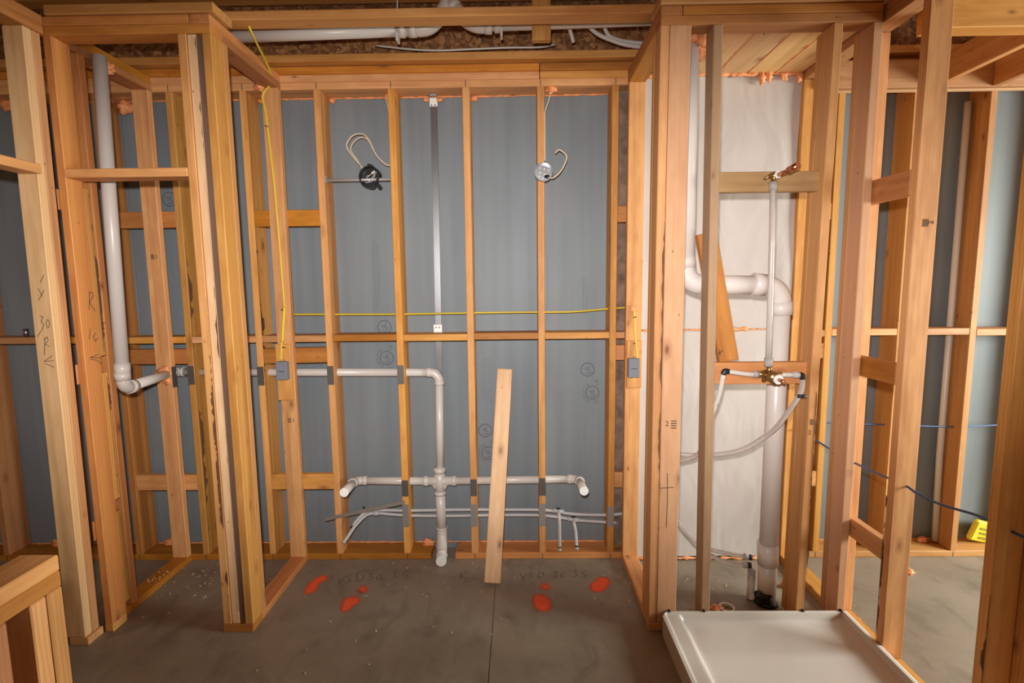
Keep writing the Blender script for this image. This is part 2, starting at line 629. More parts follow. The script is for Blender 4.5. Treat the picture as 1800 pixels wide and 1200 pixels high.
def blob(name, parent, c, r, mat='foam', seed=1, sq=(1, 1, 1)):
    rnd = random.Random(seed)
    bm = bmesh.new()
    bmesh.ops.create_icosphere(bm, subdivisions=3, radius=1.0)
    ph = [rnd.uniform(0, 6) for _ in range(6)]
    for v in bm.verts:
        k = 1 + 0.09 * math.sin(13 * v.co.x + 9 * v.co.z + ph[3]) + 0.08 * math.sin(15 * v.co.y - 11 * v.co.z + ph[4]) + 0.18 * math.sin(5 * v.co.x + ph[0]) + 0.16 * math.sin(6 * v.co.y + ph[1]) + 0.16 * math.sin(7 * v.co.z + ph[2])
        v.co = Vector((v.co.x * sq[0], v.co.y * sq[1], v.co.z * sq[2])) * (r * k)
    return link(name, bm_mesh(bm, name, True), mat, parent, c)


def text_mesh(name, body, size, loc, rot, mat, parent, align='CENTER'):
    cu = bpy.data.curves.new('txt', 'FONT')
    cu.body = body
    cu.size = size
    cu.align_x = align
    cu.align_y = 'CENTER'
    cu.extrude = 0.0003
    cu.resolution_u = 3
    t = bpy.data.objects.new('txt', cu)
    C.objects.link(t)
    dg = bpy.context.evaluated_depsgraph_get()
    me = bpy.data.meshes.new_from_object(t.evaluated_get(dg))
    bpy.data.objects.remove(t)
    bpy.data.curves.remove(cu)
    me.materials.clear()
    return link(name, me, mat, parent, loc, rot)


def ring_mesh(name, r, w, loc, mat, parent, y_axis=True, n=28, t=0.0006):
    bm = bmesh.new()
    vs = []
    for k in range(n):
        a = 2 * math.pi * k / n
        for rr in (r - w / 2, r + w / 2):
            for yy in (0, -t):
                vs.append(bm.verts.new((rr * math.cos(a), yy, rr * math.sin(a)) if y_axis else (rr * math.cos(a), rr * math.sin(a), -yy)))
    for k in range(n):
        a, b = 4 * k, 4 * ((k + 1) % n)
        for i, j in ((0, 1), (1, 3), (3, 2), (2, 0)):
            bm.faces.new((vs[a + i], vs[a + j], vs[b + j], vs[b + i]))
    return link(name, bm_mesh(bm, name), mat, parent, loc)


# ------------------------------------------------------------------ setting: floor, ceiling
S = 0.4064
HU, H1, H2 = 2.704, 2.742, 2.780           # underside of top plates, then each plate
FY, FB, FB2 = -0.641, -0.552, -0.514       # front face, back face of the front framing line, back of the stud behind it

bm = bmesh.new()


def bmbox(bm, x0, x1, y0, y1, z0, z1):
    r = bmesh.ops.create_cube(bm, size=1.0)
    for v in r['verts']:
        v.co = Vector((x0 + (v.co.x + .5) * (x1 - x0), y0 + (v.co.y + .5) * (y1 - y0), z0 + (v.co.z + .5) * (z1 - z0)))


bmbox(bm, -5.0, 0.1332, -5.5, 0.30, -0.10, 0.0)
bmbox(bm, 0.1368, 6.0, -5.5, 0.30, -0.10, 0.0)
bmbox(bm, 0.1332, 0.1368, -5.5, 0.30, -0.10, -0.012)
fl = link('floor', bm_mesh(bm, 'floor'), 'concrete')
fl['kind'] = 'structure'

ceil = struct('ceiling', (0, -2, 3.19))
bm = bmesh.new()
bmbox(bm, -5.0, 6.0, -3.5, 2.17, 0.0, 0.018)
link('subfloor_panel', bm_mesh(bm, 'subfloor'), 'osb', ceil, (0, -2, 3.19))
bm = bmesh.new()
bmbox(bm, -5.0, 6.0, -0.012, 0.012, 0, 0.35)
link('rim_board', bm_mesh(bm, 'rim'), 'osb', ceil, (0, 0.112, 2.83))
# floor truss chords over the wall
board('truss_chord', ceil, (-4.0, 3.2), (-0.060, 0.029), (2.822, 2.860), 'pine')
board('truss_chord', ceil, (-1.75, 1.75), (-0.499, -0.411), (2.822, 2.860), 'pine')
board('truss_chord', ceil, (-4.0, 3.2), (-0.060, 0.029), (3.150, 3.188), 'pine')
board('truss_chord', ceil, (-4.0, 3.2), (-0.500, -0.411), (3.150, 3.188), 'pine')
board('truss_web', ceil, (0.352, 0.441), (-0.330, -0.292), (2.792, 3.150), 'pine')
board('truss_chord', ceil, (-1.70, -0.985), (-0.650, -0.501), (2.783, 2.822), 'pine')
board('truss_chord', ceil, (0.872, 1.80), (-0.650, -0.501), (2.783, 2.822), 'pine')

# ------------------------------------------------------------------ back wall
wb_ = struct('wall_back', (0, 0, 0))
board('bottom_plate', wb_, (-4.2, -0.262), (0, 0.14), (0, 0.038), 'pine_b')
board('bottom_plate', wb_, (-0.118, 0.9), (0, 0.14), (0, 0.038), 'pine_b')
board('bottom_plate', wb_, (1.81, 4.4), (0, 0.14), (0, 0.038), 'pine')
for (z0, z1, dy, m) in ((HU, H1, 0.0, 'pine'), (H1, H2, -0.002, 'pine'), (H2, 2.818, -0.012, 'pine_b')):
    board('top_plate', wb_, (-4.2, 0.40 if z0 > HU else 4.4), (dy, 0.14), (z0, z1), m)
    if z0 > HU:
        board('top_plate', wb_, (0.403, 4.4), (dy, 0.14), (z0, z1), m)
studs = {}
for k in list(range(-8, 3)) + [5, 6, 7, 8]:
    x = k * S
    studs[k] = board('stud', wb_, (x - 0.019, x + 0.019), (0, 0.14), (0.038, HU), 'pine' if k > -5 else 'pine_b')
# layout ticks pencilled on the plates
for k in range(-7, 8):
    if k in (3, 4):
        continue
    x = k * S
    strokes('pencil_tick', [[(x, 0, HU + 0.004), (x, 0, HU + 0.034)]], (0, -1, 0), 0.0035, 'pencil', wb_)
    strokes('pencil_tick', [[(x, 0, 0.004), (x, 0, 0.034)]], (0, -1, 0), 0.0035, 'pencil', wb_)
# mid-height blocking row
ks = sorted(studs)
for a, b in zip(ks, ks[1:]):
    if (a, b) == (2, 5):
        board('block', wb_, (2 * S + 0.019, 0.966), (0, 0.14), (1.325, 1.363), 'pine')
        board('block', wb_, (1.892, 5 * S - 0.019), (0, 0.14), (1.325, 1.363), 'pine')
        continue
    dz = random.uniform(-0.004, 0.004)
    board('block', wb_, (a * S + 0.019, b * S - 0.019), (0.0, 0.14), (1.325 + dz, 1.363 + dz), 'pine' if random.random() < 0.7 else 'pine_b')
# flat backing blocks where the partitions meet the wall
for (a, b) in ((-3, -2), (-5, -4), (2, 3), (4, 5)):
    x0, x1 = a * S + 0.019, b * S - 0.019
    if (a, b) == (2, 3):
        x1 = 0.96
    if (a, b) == (4, 5):
        x0 = 1.86
    for z0, z1, t in ((1.976, 2.066, 0), (1.200, 1.288, 0.012 if a == -3 else 0), (0.440, 0.534, 0)):
        board('block', wb_, (x0, x1), (0.002, 0.040), (z0, z1), 'pine_b' if z0 > 0.6 else 'pine', tilt=t)
# sheathing panels with the joints behind studs
xs = [-4.4, -3.251, -2.00, -0.813, 0.406, 1.626, 2.845, 4.4]
panels = []
for x0, x1 in zip(xs, xs[1:]):
    me = box_mesh(x1 - x0 - 0.003, 0.025, 2.84, 0, 'sheath')
    panels.append((x0, x1, link('sheathing_panel', me, None, wb_, ((x0 + x1) / 2, 0.1535, 1.42))))


def panel_at(x):
    for x0, x1, o in panels:
        if x0 <= x < x1:
            return o


# orange foam sealing the sheathing to the plates
sd = 0
for a in range(-8, 8):
    if a in (2, 3, 4):
        continue
    x0, x1 = a * S + 0.02, (a + 1) * S - 0.02
    sd += 1
    foam_run('foam_bead', wb_, (x0, 0.134, HU - 0.004), (x1, 0.134, HU - 0.002), 0.0065, sd)
    foam_run('foam_bead', wb_, (x0, 0.136, 0.041), (x1, 0.136, 0.040), 0.006, sd + 50)
for (x, y, z, r, s_) in ((-1.13, 0.09, 2.68, 0.035, 3), (-0.45, 0.10, 2.688, 0.022, 4), (-0.16, 0.12, 2.68, 0.014, 5), (-0.235, 0.12, 2.68, 0.012, 6),
                         (0.465, 0.03, 2.695, 0.024, 7), (-0.77, 0.12, 2.685, 0.016, 8), (-1.95, 0.11, 2.66, 0.04, 9), (-2.63, 0.12, 2.69, 0.04, 10),
                         (-0.30, 0.11, 0.05, 0.03, 11), (-2.62, 0.11, 0.06, 0.035, 12), (-1.93, 0.12, 0.055, 0.03, 13), (2.75, 0.11, 0.05, 0.025, 14), (0.04, 0.12, 2.682, 0.016, 15)):
    blob('foam_blob', wb_, (x, y, z), r, 'foam', s_, (1.2, 0.7, 0.8))
# brown insulation showing between the last stud and the partition
for i, (x0, x1, z0, z1) in enumerate(((0.834, 0.93, 0.04, 2.70), (1.885, 2.012, 0.04, 2.62))):
    bm = bmesh.new()
    nx, nz = 5, 90
    rnd = random.Random(i)
    g = [[bm.verts.new((x0 + (x1 - x0) * a / nx, 0.088 + rnd.uniform(-0.012, 0.012), z0 + (z1 - z0) * c / nz)) for a in range(nx + 1)] for c in range(nz + 1)]
    g2 = [[bm.verts.new((x0 + (x1 - x0) * a / nx, 0.138, z0 + (z1 - z0) * c / nz)) for a in range(nx + 1)] for c in range(nz + 1)]
    for c in range(nz):
        for a in range(nx):
            bm.faces.new((g[c][a], g[c][a + 1], g[c + 1][a + 1], g[c + 1][a]))
            bm.faces.new((g2[c][a], g2[c + 1][a], g2[c + 1][a + 1], g2[c][a + 1]))
    link('insulation_batt', bm_mesh(bm, 'batt', True), 'insul', wb_)
# steel nail plates protecting the pipes in the studs (sub-parts of the studs)


def nail_plate(k, z0, z1, mat='plate', dx=0.0, w=0.038):
    st = studs[k]
    x = k * S + dx
    me = box_mesh(w, 0.0018, z1 - z0, 0, mat)
    o = link('nail_plate', me, None, None, (0, 0, 0))
    o.parent = st
    o.matrix_basis = (Matrix.Translation(wpos(st)) @ st.rotation_euler.to_matrix().to_4x4()).inverted() @ Matrix.Translation((x, -0.0012, (z0 + z1) / 2))
    o['label'] = 'grey steel nail plate on the stud face'
    return o


for k in (-4, -3, -2, -1):
    nail_plate(k, 1.072 if k > -4 else 1.08, 1.182 if k > -4 else 1.19, 'plate', -0.002)
for k in (-1, 0, 1):
    nail_plate(k, 0.395, 0.498 + 0.004 * k, 'plate')
for k in (-1, 0, 1, 2):
    nail_plate(k, 0.205 if k < 2 else 0.198, 0.345 if k < 2 else 0.325, 'plate_l', -0.001)
# bark edges and cracks on a few studs
ragged('bark_edge', studs[-4], (-4 * S + 0.0195, 0.01, 0.05), (-4 * S + 0.0195, 0.01, 1.9), (0, 1, 0), (1, 0, 0), 0.03, seed=4, n=50)
ragged('bark_edge', studs[2], (2 * S - 0.0195, 0.002, 0.2), (2 * S - 0.0195, 0.002, 2.5), (0, 1, 0), (-1, 0, 0), 0.03, seed=9, n=60)
ragged('bark_edge', studs[-3], (-3 * S + 0.0195, 0.004, 1.0), (-3 * S + 0.0195, 0.004, 1.85), (0, 1, 0), (1, 0, 0), 0.035, seed=6, n=40)
for ch in wb_.children:
    pass

# printing on the sheathing: safety marks that read upwards
RU = (math.pi / 2, -math.pi / 2, 0)


def safety_mark(x, z, full, r=0.04):
    p = panel_at(x)
    y = 0.1404
    ring_mesh('printed_ring', r, 0.0055, (x, y, z), 'ink', p)
    text_mesh('printed_mark', 'U', r * 1.1, (x + 0.006, y, z - 0.013), RU, 'ink', p)
    text_mesh('printed_mark', 'L', r * 1.1, (x - 0.004, y, z + 0.014), RU, 'ink', p)
    if full:
        text_mesh('printed_mark', 'C', r * 0.72, (x + 0.026, y, z - r * 1.38), RU, 'ink', p)
        text_mesh('printed_mark', 'US', r * 0.72, (x + 0.026, y, z + r * 1.6), RU, 'ink', p)
        wd = 'CLASSIFIED'
        for i, ch in enumerate(wd):
            a = math.radians(180 + 62 - 124 * i / (len(wd) - 1))
            rr = r * 1.42
            text_mesh('printed_mark', ch, r * 0.5, (x + rr * math.cos(a), y, z + rr * math.sin(a)), (math.pi / 2, -(a - math.pi / 2), 0), 'ink', p)


safety_mark(-0.521, 1.206, True)
safety_mark(-0.528, 1.392, False)
safety_mark(0.689, 1.124, False)
safety_mark(0.718, 0.982, True)
safety_mark(0.066, 0.752, False)
safety_mark(0.083, 0.610, True)
safety_mark(-1.76, 2.155, False)


def print_lines(x, z0, z1, n, seed):
    """columns of print too small to read, set on edge: rows of short dashes"""
    rnd = random.Random(seed)
    p = panel_at(x)
    ln = []
    for c in range(n):
        z = z0 + rnd.uniform(0, 0.05)
        xx = x + c * 0.013
        while z < z1 - rnd.uniform(0, 0.1):
            l = rnd.uniform(0.006, 0.02)
            ln.append([(xx, 0.1405, z), (xx, 0.1405, z + l)])
            z += l + rnd.uniform(0.003, 0.006)
    strokes('printed_lines', ln, (0, -1, 0), 0.0018, 'ink', p)


print_lines(-0.585, 1.49, 1.93, 4, 1)
print_lines(0.05, 0.90, 1.26, 5, 2)
print_lines(0.66, 1.43, 1.72, 3, 3)
print_lines(0.45, 1.38, 1.9, 1, 5)

# ------------------------------------------------------------------ left partition (between closet and vanity)
wa = struct('wall_left', (-1.05, -0.3, 0))
AX0, AX1 = -1.096, -1.007
board('bottom_plate', wa, (AX0, AX1), (-0.551, -0.001), (0, 0.038), 'pine_b')
board('bottom_plate', wa, (-1.152, AX1), (FY - 0.004, FB), (0, 0.038), 'pine_b')
board('top_plate', wa, (AX0, AX1), (FB, -0.001), (HU, H1), 'pine_b')
board('top_plate', wa, (AX0, AX1), (FY, -0.001), (H1, H2), 'pine_b')
sA1 = board('stud', wa, (-1.150, -1.113), (FY, FB), (0.038, HU), 'pine')
ragged('bark_edge', sA1, (-1.113, FY - 0.001, 0.05), (-1.113, FY - 0.001, 1.6), (-1, 0, 0), (0, -1, 0), 0.014, seed=2, n=60)
sA2 = board('stud', wa, (-1.111, -1.074), (FY + 0.004, FB), (0.038, HU - 0.002), 'pale', label='pale stud with a bark-brown side')
link('bark_face', box_mesh(2.66, 0.0012, 0.084, 0, 'greywood'), None, sA2, (-1.0733, FY + 0.048, 1.37), (math.pi / 2, -math.pi / 2, 0))
ragged('bark_edge', sA2, (-1.0742, FY + 0.003, 0.1), (-1.0742, FY + 0.003, 2.69), (-1, 0, 0), (0, -1, 0), 0.012, seed=12, n=50)
sA3 = board('stud', wa, (-1.046, AX1), (FY, FB), (0.038, HU), 'pine')
board('stud', wa, (AX0, AX1), (FB + 0.001, FB2), (0.038, HU), 'pine')
board('stud', wa, (AX0, AX1), (-0.039, -0.001), (0.038, HU), 'pine')
mbA = board('mounting_block', wa, (-1.100, -1.014), (-0.0585, -0.0395), (0.995, 1.318), 'pine')

# ------------------------------------------------------------------ closet walls at the left
wc = struct('wall_left_closet', (-1.75, -0.3, 0))
BX0, BX1 = -1.802, -1.713
board('bottom_plate', wc, (BX0, BX1), (FB, -0.001), (0, 0.038), 'pine_b')
board('bottom_plate', wc, (-1.726, -1.685), (FY, FB - 0.001), (0, 0.038), 'pine')
jb = board('jamb_stud', wc, (-1.723, -1.686), (FY, FB), (0.038, HU), 'pine_b')
for z0, z1 in ((1.325, 2.095), (0.62, 1.245), (0.09, 0.56)):
    p_ = board('backing_strip', wc, (BX1, -1.690), (FB + 0.002, FB2), (z0, z1), 'pine')
    ragged('bark_edge', p_, (-1.6895, FB2 - 0.012, z0 + 0.02), (-1.6895, FB2 - 0.012, z1 - 0.02), (0, 1, 0), (1, 0, 0), 0.012, seed=int(z0 * 100), n=30)
board('stud', wc, (BX0, BX1), (FB + 0.002, FB2), (0.038, HU), 'pine_b')
board('stud', wc, (BX0, BX1 + 0.002), (-0.480, -0.442), (0.038, HU), 'pine_b')
sB = board('stud', wc, (BX0, BX1), (-0.039, -0.001), (0.038, HU), 'pine')
me = box_mesh(0.0018, 0.036, 0.12, 0, 'plate')
o = link('nail_plate', me, None, None)
o.parent = sB
o.matrix_basis = (Matrix.Translation(wpos(sB)) @ sB.rotation_euler.to_matrix().to_4x4()).inverted() @ Matrix.Translation((BX1 + 0.001, -0.020, 1.13))
o['label'] = 'dark steel nail plate on the side of the stud'
board('top_plate', wc, (BX0, BX1), (FB + 0.001, -0.001), (HU, H1), 'pine_b')
board('top_plate', wc, (BX0, BX1), (FB + 0.001, -0.001), (H1, H2), 'pine_b')
# header over the closet opening
board('top_plate', wc, (-1.745, -1.007), (FY, FB), (HU, H1), 'pine_b')
board('top_plate', wc, (-1.745, -1.098), (FY, FB), (H1 + 0.001, H2), 'pine_b')
board('opening_header', wc, (-1.685, -1.151), (FY - 0.002, FB), (2.120, 2.158), 'pine')
# doubled post and its top plates running towards the camera
pb = board('post_stud', wc, (-1.817, -1.730), (-0.732, -0.694), (0.038, HU), 'pale', lean=0.022)
board('post_stud', wc, (-1.815, -1.728), (-0.6935, -0.656), (0.038, HU), 'pine', lean=0.02)
board('bottom_plate', wc, (-1.818, -1.729), (-0.733, -0.645), (0, 0.037), 'pine')
board('top_plate', wc, (-1.800, -1.711), (-2.6, -0.645), (HU, H1), 'pine_b')
board('top_plate', wc, (-1.800, -1.711), (-2.6, -0.645), (H1, H2), 'pine_b')
board('block', wc, (-1.790, -1.701), (-2.2, -0.735), (2.118, 2.156), 'pine')
for z0, z1 in ((1.985, 2.072), (1.21, 1.30), (0.465, 0.558)):
    board('block', wc, (-1.7275, -1.7235), (-0.650, -0.612), (z0, z1), 'pine_b', bev=0.001)
strokes('pencil_marks', [
    [(-1.745, -.732, 1.701), (-1.765, -.732, 1.669)], [(-1.752, -.732, 1.636), (-1.781, -.732, 1.594)], [(-1.776, -.732, 1.645), (-1.763, -.732, 1.612)],
    [(-1.783, -.732, 1.527), (-1.769, -.732, 1.523), (-1.78, -.732, 1.503), (-1.769, -.732, 1.49), (-1.779, -.732, 1.47), (-1.804, -.732, 1.437)],
    [(-1.752, -.732, 1.511), (-1.76, -.732, 1.494), (-1.754, -.732, 1.474), (-1.745, -.732, 1.486), (-1.746, -.732, 1.508), (-1.752, -.732, 1.511)],
    [(-1.776, -.732, 1.424), (-1.762, -.732, 1.437), (-1.758, -.732, 1.422), (-1.774, -.732, 1.404), (-1.757, -.732, 1.395)],
    [(-1.771, -.732, 1.433), (-1.782, -.732, 1.358)], [(-1.748, -.732, 1.354), (-1.787, -.732, 1.329), (-1.745, -.732, 1.333)],
    [(-1.784, -.732, 1.321), (-1.745, -.732, 1.302)]], (0, -1, 0), 0.0022, 'pencil', wc)
strokes('pencil_marks', [
    [(-1.686, -.582, 1.625), (-1.686, -.564, 1.623), (-1.686, -.56, 1.607), (-1.686, -.585, 1.58), (-1.686, -.556, 1.536)],
    [(-1.686, -.579, 1.623), (-1.686, -.592, 1.546)], [(-1.686, -.594, 1.461), (-1.686, -.606, 1.412)],
    [(-1.686, -.567, 1.438), (-1.686, -.583, 1.42), (-1.686, -.576, 1.399), (-1.686, -.556, 1.412)],
    [(-1.686, -.567, 1.336), (-1.686, -.611, 1.328), (-1.686, -.556, 1.318)], [(-1.686, -.612, 1.321), (-1.686, -.573, 1.309), (-1.686, -.556, 1.290)]],
    (1, 0, 0), 0.0028, 'pencil', wc)
blob('foam_blob', wc, (-1.690, -0.36, 2.69), 0.05, 'foam', 21, (0.9, 0.8, 0.6))
blob('foam_blob', wc, (-1.757, -0.041, 1.140), 0.045, 'foam', 22, (0.85, 0.12, 1.05))

# ------------------------------------------------------------------ right partition
wr = struct('wall_right', (0.92, -0.3, 0))
board('bottom_plate', wr, (0.877, 0.966), (FB, -0.001), (0, 0.038), 'pine')
board('bottom_plate', wr, (0.877, 1.80), (FY - 0.002, FB - 0.001), (0, 0.038), 'pine')
board('top_plate', wr, (0.877, 0.966), (FB, -0.001), (HU, H1), 'pine')
board('top_plate', wr, (0.877, 0.966), (FY, -0.001), (H1, H2), 'pine_b')
sR = board('stud', wr, (0.877, 0.914), (FY, FB), (0.038, HU), 'pine')
ragged('bark_edge', sR, (0.914, FY - 0.001, 0.04), (0.914, FY - 0.001, 1.9), (-1, 0, 0), (0, -1, 0), 0.010, seed=31, n=40, wmin=0.002)
board('stud', wr, (0.877, 0.966), (FB + 0.001, FB2), (0.038, HU), 'pine')
board('stud', wr, (0.877, 0.966), (-0.039, -0.001), (0.038, HU), 'pine')
sp = board('stud', wr, (0.916, 1.005), (FY, -0.603), (0.038, HU), 'pink', label='pinkish stud with its wide face to the room')
mbR = board('mounting_block', wr, (0.882, 0.966), (-0.0585, -0.0395), (1.050, 1.318), 'pine')
strokes('pencil_marks', [[(0.95, FY, 0.773), (0.953, FY, 0.646), (0.95, FY, 0.513)], [(0.919, FY, 0.702), (0.98, FY, 0.706)]], (0, -1, 0), 0.003, 'pencil', wr)
text_mesh('lumber_stamp', '2', 0.034, (0.943, FY - 0.0008, 1.005), (math.pi / 2, 0, 0), 'stamp', wr)
for i in range(4):
    strokes('lumber_stamp', [[(0.962, FY, 1.018 - 0.011 * i), (0.984, FY, 1.018 - 0.011 * i)]], (0, -1, 0), 0.005, 'stamp', wr)
blob('foam_blob', wr, (0.921, -0.042, 1.497), 0.022, 'foam', 33, (1, 0.4, 0.9))

# ------------------------------------------------------------------ framing behind the shower pan
ws = struct('wall_shower_back', (1.35, -0.6, 0))
board('top_plate', ws, (0.877, 1.795), (FY, FB), (HU, H1), 'pine_b')
board('top_plate', ws, (0.968, 1.795), (FY, FB), (H1 + 0.001, H2), 'pine_b')
board('stud', ws, (1.112, 1.150), (FY, FB), (0.038, HU), 'weathered', lean=-0.030, label='weathered grey-brown stud')
j1 = board('stud', ws, (1.580, 1.618), (FY, FB), (0.038, HU), 'pine', lean=0.028)
board('stud', ws, (1.580, 1.669), (FB + 0.001, FB2), (0.038, HU), 'pine', lean=0.028)
j2 = board('stud', ws, (1.757, 1.795), (FY, FB), (0.038, HU), 'pink')
board('stud', ws, (1.757, 1.802), (FB + 0.001, FB2), (0.038, HU), 'pine')
ragged('bark_edge', j1, (1.606, FY - 0.001, 0.12), (1.606, FY - 0.001, 1.15), (1, 0, 0), (0, -1, 0), 0.008, seed=41, n=24)
board('block', ws, (1.140, 1.583), (-0.602, -0.564), (1.176, 1.276), 'pine_b')
board('block', ws, (1.128, 1.592), (-0.602, -0.564), (2.030, 2.116), 'weathered')
# brace nailed on the back of the weathered stud
o = link('brace_board', box_mesh(0.60, 0.038, 0.089, 0.003, 'pine_b'), None, ws, (1.190, FB + 0.0205, 1.568), (0, math.pi / 2 - 0.205, 0))
strokes('pencil_marks', [[(1.219, -0.5505, 1.325), (1.196, -0.5505, 1.308)], [(1.203, -0.5505, 1.33), (1.207, -0.5505, 1.30)]], (0, -1, 0), 0.004, 'stamp', ws)
text_mesh('lumber_stamp', '2', 0.03, (1.6 - 0.014, FY - 0.001, 0.96), (math.pi / 2, 0, 0), 'stamp', ws)
# boards closing the top of the alcove
ex = [0.968, 1.052, 1.195, 1.345, 1.508, 1.655, 1.800]
for i, (x0, x1) in enumerate(zip(ex, ex[1:])):
    if i == 0:
        continue
    y0 = FB - 0.0 if i != 1 else -0.30
    board('ceiling_board', ws, (x0 + 0.002, x1 - 0.002), (y0 + 0.001, -0.002), (2.742, 2.780), 'pale')
    if i >= 2:
        foam_run('foam_bead', ws, (x0, -0.50, 2.743), (x0, -0.03, 2.743), 0.0045, 60 + i)
link('insulation_batt', box_mesh(0.24, 0.26, 0.03, 0.004, 'insul'), None, ws, (1.09, -0.42, 2.768))
for i, (x, y, z, r) in enumerate(((1.100, -0.50, 2.725, 0.05), (1.085, -0.45, 2.70, 0.045), (1.12, -0.42, 2.735, 0.05), (1.05, -0.52, 2.73, 0.045), (1.115, -0.47, 2.665, 0.028))):
    blob('foam_blob', ws, (x, y, z), r, 'foam', 71 + 20 * i, (0.95, 0.85, 0.95))
foam_run('foam_bead', ws, (0.98, -0.022, 2.738), (1.80, -0.022, 2.738), 0.012, 72)
for i, (x, z) in enumerate(((1.62, 2.725), (1.70, 2.73), (1.78, 2.72), (1.585, 2.715))):
    blob('foam_blob', ws, (x, -0.03, z), 0.022, 'foam', 73 + i, (0.8, 0.5, 1.3))
strokes('pencil_marks', [[(1.348, -0.543, 2.742), (1.391, -0.457, 2.742)], [(1.393, -0.550, 2.742), (1.389, -0.513, 2.742), (1.37, -0.518, 2.742), (1.358, -0.522, 2.742)]], (0, 0, -1), 0.004, 'pencil', ws)

# right-hand shower wall
wd_ = struct('wall_shower_right', (1.85, -0.7, 0))
CX0, CX1 = 1.803, 1.892
board('bottom_plate', wd_, (CX0, CX1), (-2.4, -0.001), (0, 0.038), 'pine')
board('top_plate', wd_, (CX0, CX1), (-2.4, -0.001), (HU, H1), 'pine')
board('top_plate', wd_, (CX0, CX1), (-2.4, -0.001), (H1, H2), 'pine_b')
board('stud', wd_, (CX0, CX1), (-0.039, -0.001), (0.038, HU), 'pine')
board('stud', wd_, (CX0 + 0.001, CX1), (FB + 0.001, FB2), (0.038, HU), 'pine')
near = board('stud', wd_, (CX0, CX1), (-0.880, -0.842), (0.038, HU), 'pine')
ragged('bark_edge', near, (CX0 - 0.0005, -0.8415, 0.05), (CX0 - 0.0005, -0.8415, 0.75), (0, -1, 0), (-1, 0, 0), 0.008, seed=51, n=30)
bigr = board('stud', wd_, (CX0, CX1), (-1.331, -1.291), (0.038, HU), 'pine')
ragged('bark_edge', bigr, (CX0 - 0.0005, -1.330, 0.1), (CX0 - 0.0005, -1.330, 0.62), (0, 1, 0), (-1, 0, 0), 0.012, seed=52, n=24)
board('stud', wd_, (CX1 + 0.001, CX1 + 0.039), (-1.372, -1.283), (0.0, HU), 'pine')
board('block', wd_, (CX0, CX0 + 0.038), (-0.841, -0.553), (1.970, 2.068), 'pine_b')
board('block', wd_, (CX0, CX0 + 0.038), (-0.841, -0.553), (1.215, 1.302), 'pine_b')
board('block', wd_, (CX0, CX0 + 0.038), (-0.841, -0.553), (0.460, 0.548), 'pine')
text_mesh('lumber_stamp', '2', 0.03, (1.868, -0.881, 1.86), (math.pi / 2, -math.pi / 2, 0), 'stamp', wd_)
for i in range(4):
    strokes('lumber_stamp', [[(1.838 + 0.006 * i, -0.8803, 1.845), (1.838 + 0.006 * i, -0.8803, 1.872)]], (0, -1, 0), 0.0035, 'stamp', wd_)
# soffit framing in the room beyond
board('ledger', wd_, (CX1 + 0.002, 4.4), (-0.078, -0.040), (2.640, 2.780), 'pine')
board('ledger', wd_, (CX1 + 0.002, 4.4), (-0.039, -0.001), (2.640, 2.780), 'pale')
board('ledger', wd_, (CX1 + 0.04, 4.4), (-0.72, -0.64), (2.640, 2.780), 'pine')
for x in (2.45, 2.76, 3.17, 3.58):
    board('joist', wd_, (x, x + 0.038), (-0.639, -0.079), (2.640, 2.780), 'pine')

# half-height wall at the lower left
wl = struct('wall_left_low', (-0.84, -2.3, 0))
PX0, PX1, PZ = -0.884, -0.795, 1.033
board('bottom_plate', wl, (PX0, PX1), (-3.4, -1.80), (0, 0.038), 'pine')
board('top_plate', wl, (PX0, PX1), (-3.4, -1.80), (PZ - 0.076, PZ - 0.0385), 'pine_b')
board('top_plate', wl, (PX0, PX1), (-3.4, -1.80), (PZ - 0.038, PZ), 'pine')
for y in (-1.80, -1.841, -1.93, -2.25, -2.65, -3.05):
    board('stud', wl, (PX0, PX1), (y - 0.038, y), (0.038, PZ - 0.0765), 'pine' if y > -1.9 else 'pine_b')

# ------------------------------------------------------------------ plastic sheets in the alcove


def sheet(name, x0, x1, z0, z1, y, label, seed):
    bm = bmesh.new()
    nx, nz = 26, 36
    rnd = random.Random(seed)
    ph = [rnd.uniform(0, 6) for _ in range(8)]

    def yy(x, z):
        edge = max(0.0, (x - (x1 - 0.14)) / 0.14)
        return y - 0.004 * math.sin(3 * x + 4 * z + ph[0]) - 0.003 * math.sin(9 * x - 5 * z + ph[1]) - 0.0035 * math.sin(2 * x + 11 * z + ph[2]) \
            - edge * (0.008 + 0.010 * math.sin(26 * x + 3 * z + ph[3]))
    for t in (0.0, 0.0012):
        g = []
        for c in range(nz + 1):
            row = []
            for a in range(nx + 1):
                x = x0 + (x1 - x0) * a / nx
                z = z0 + (z1 - z0) * c / nz
                if a == nx:
                    x += 0.002 + 0.004 * math.sin(9 * z + ph[4])
                row.append(bm.verts.new((x - x0, yy(x, z) + t - y, z - z0)))
            g.append(row)
        for c in range(nz):
            for a in range(nx):
                f = (g[c][a], g[c][a + 1], g[c + 1][a + 1], g[c + 1][a])
                bm.faces.new(f if t == 0 else f[::-1])
    me = bpy.data.meshes.new(name)
    bm.to_mesh(me)
    bm.free()
    for p in me.polygons:
        p.use_smooth = True
    o = link(name, me, 'sheet', None, (x0, y, z0))
    o['label'] = label
    o['category'] = 'plastic sheet'
    return o


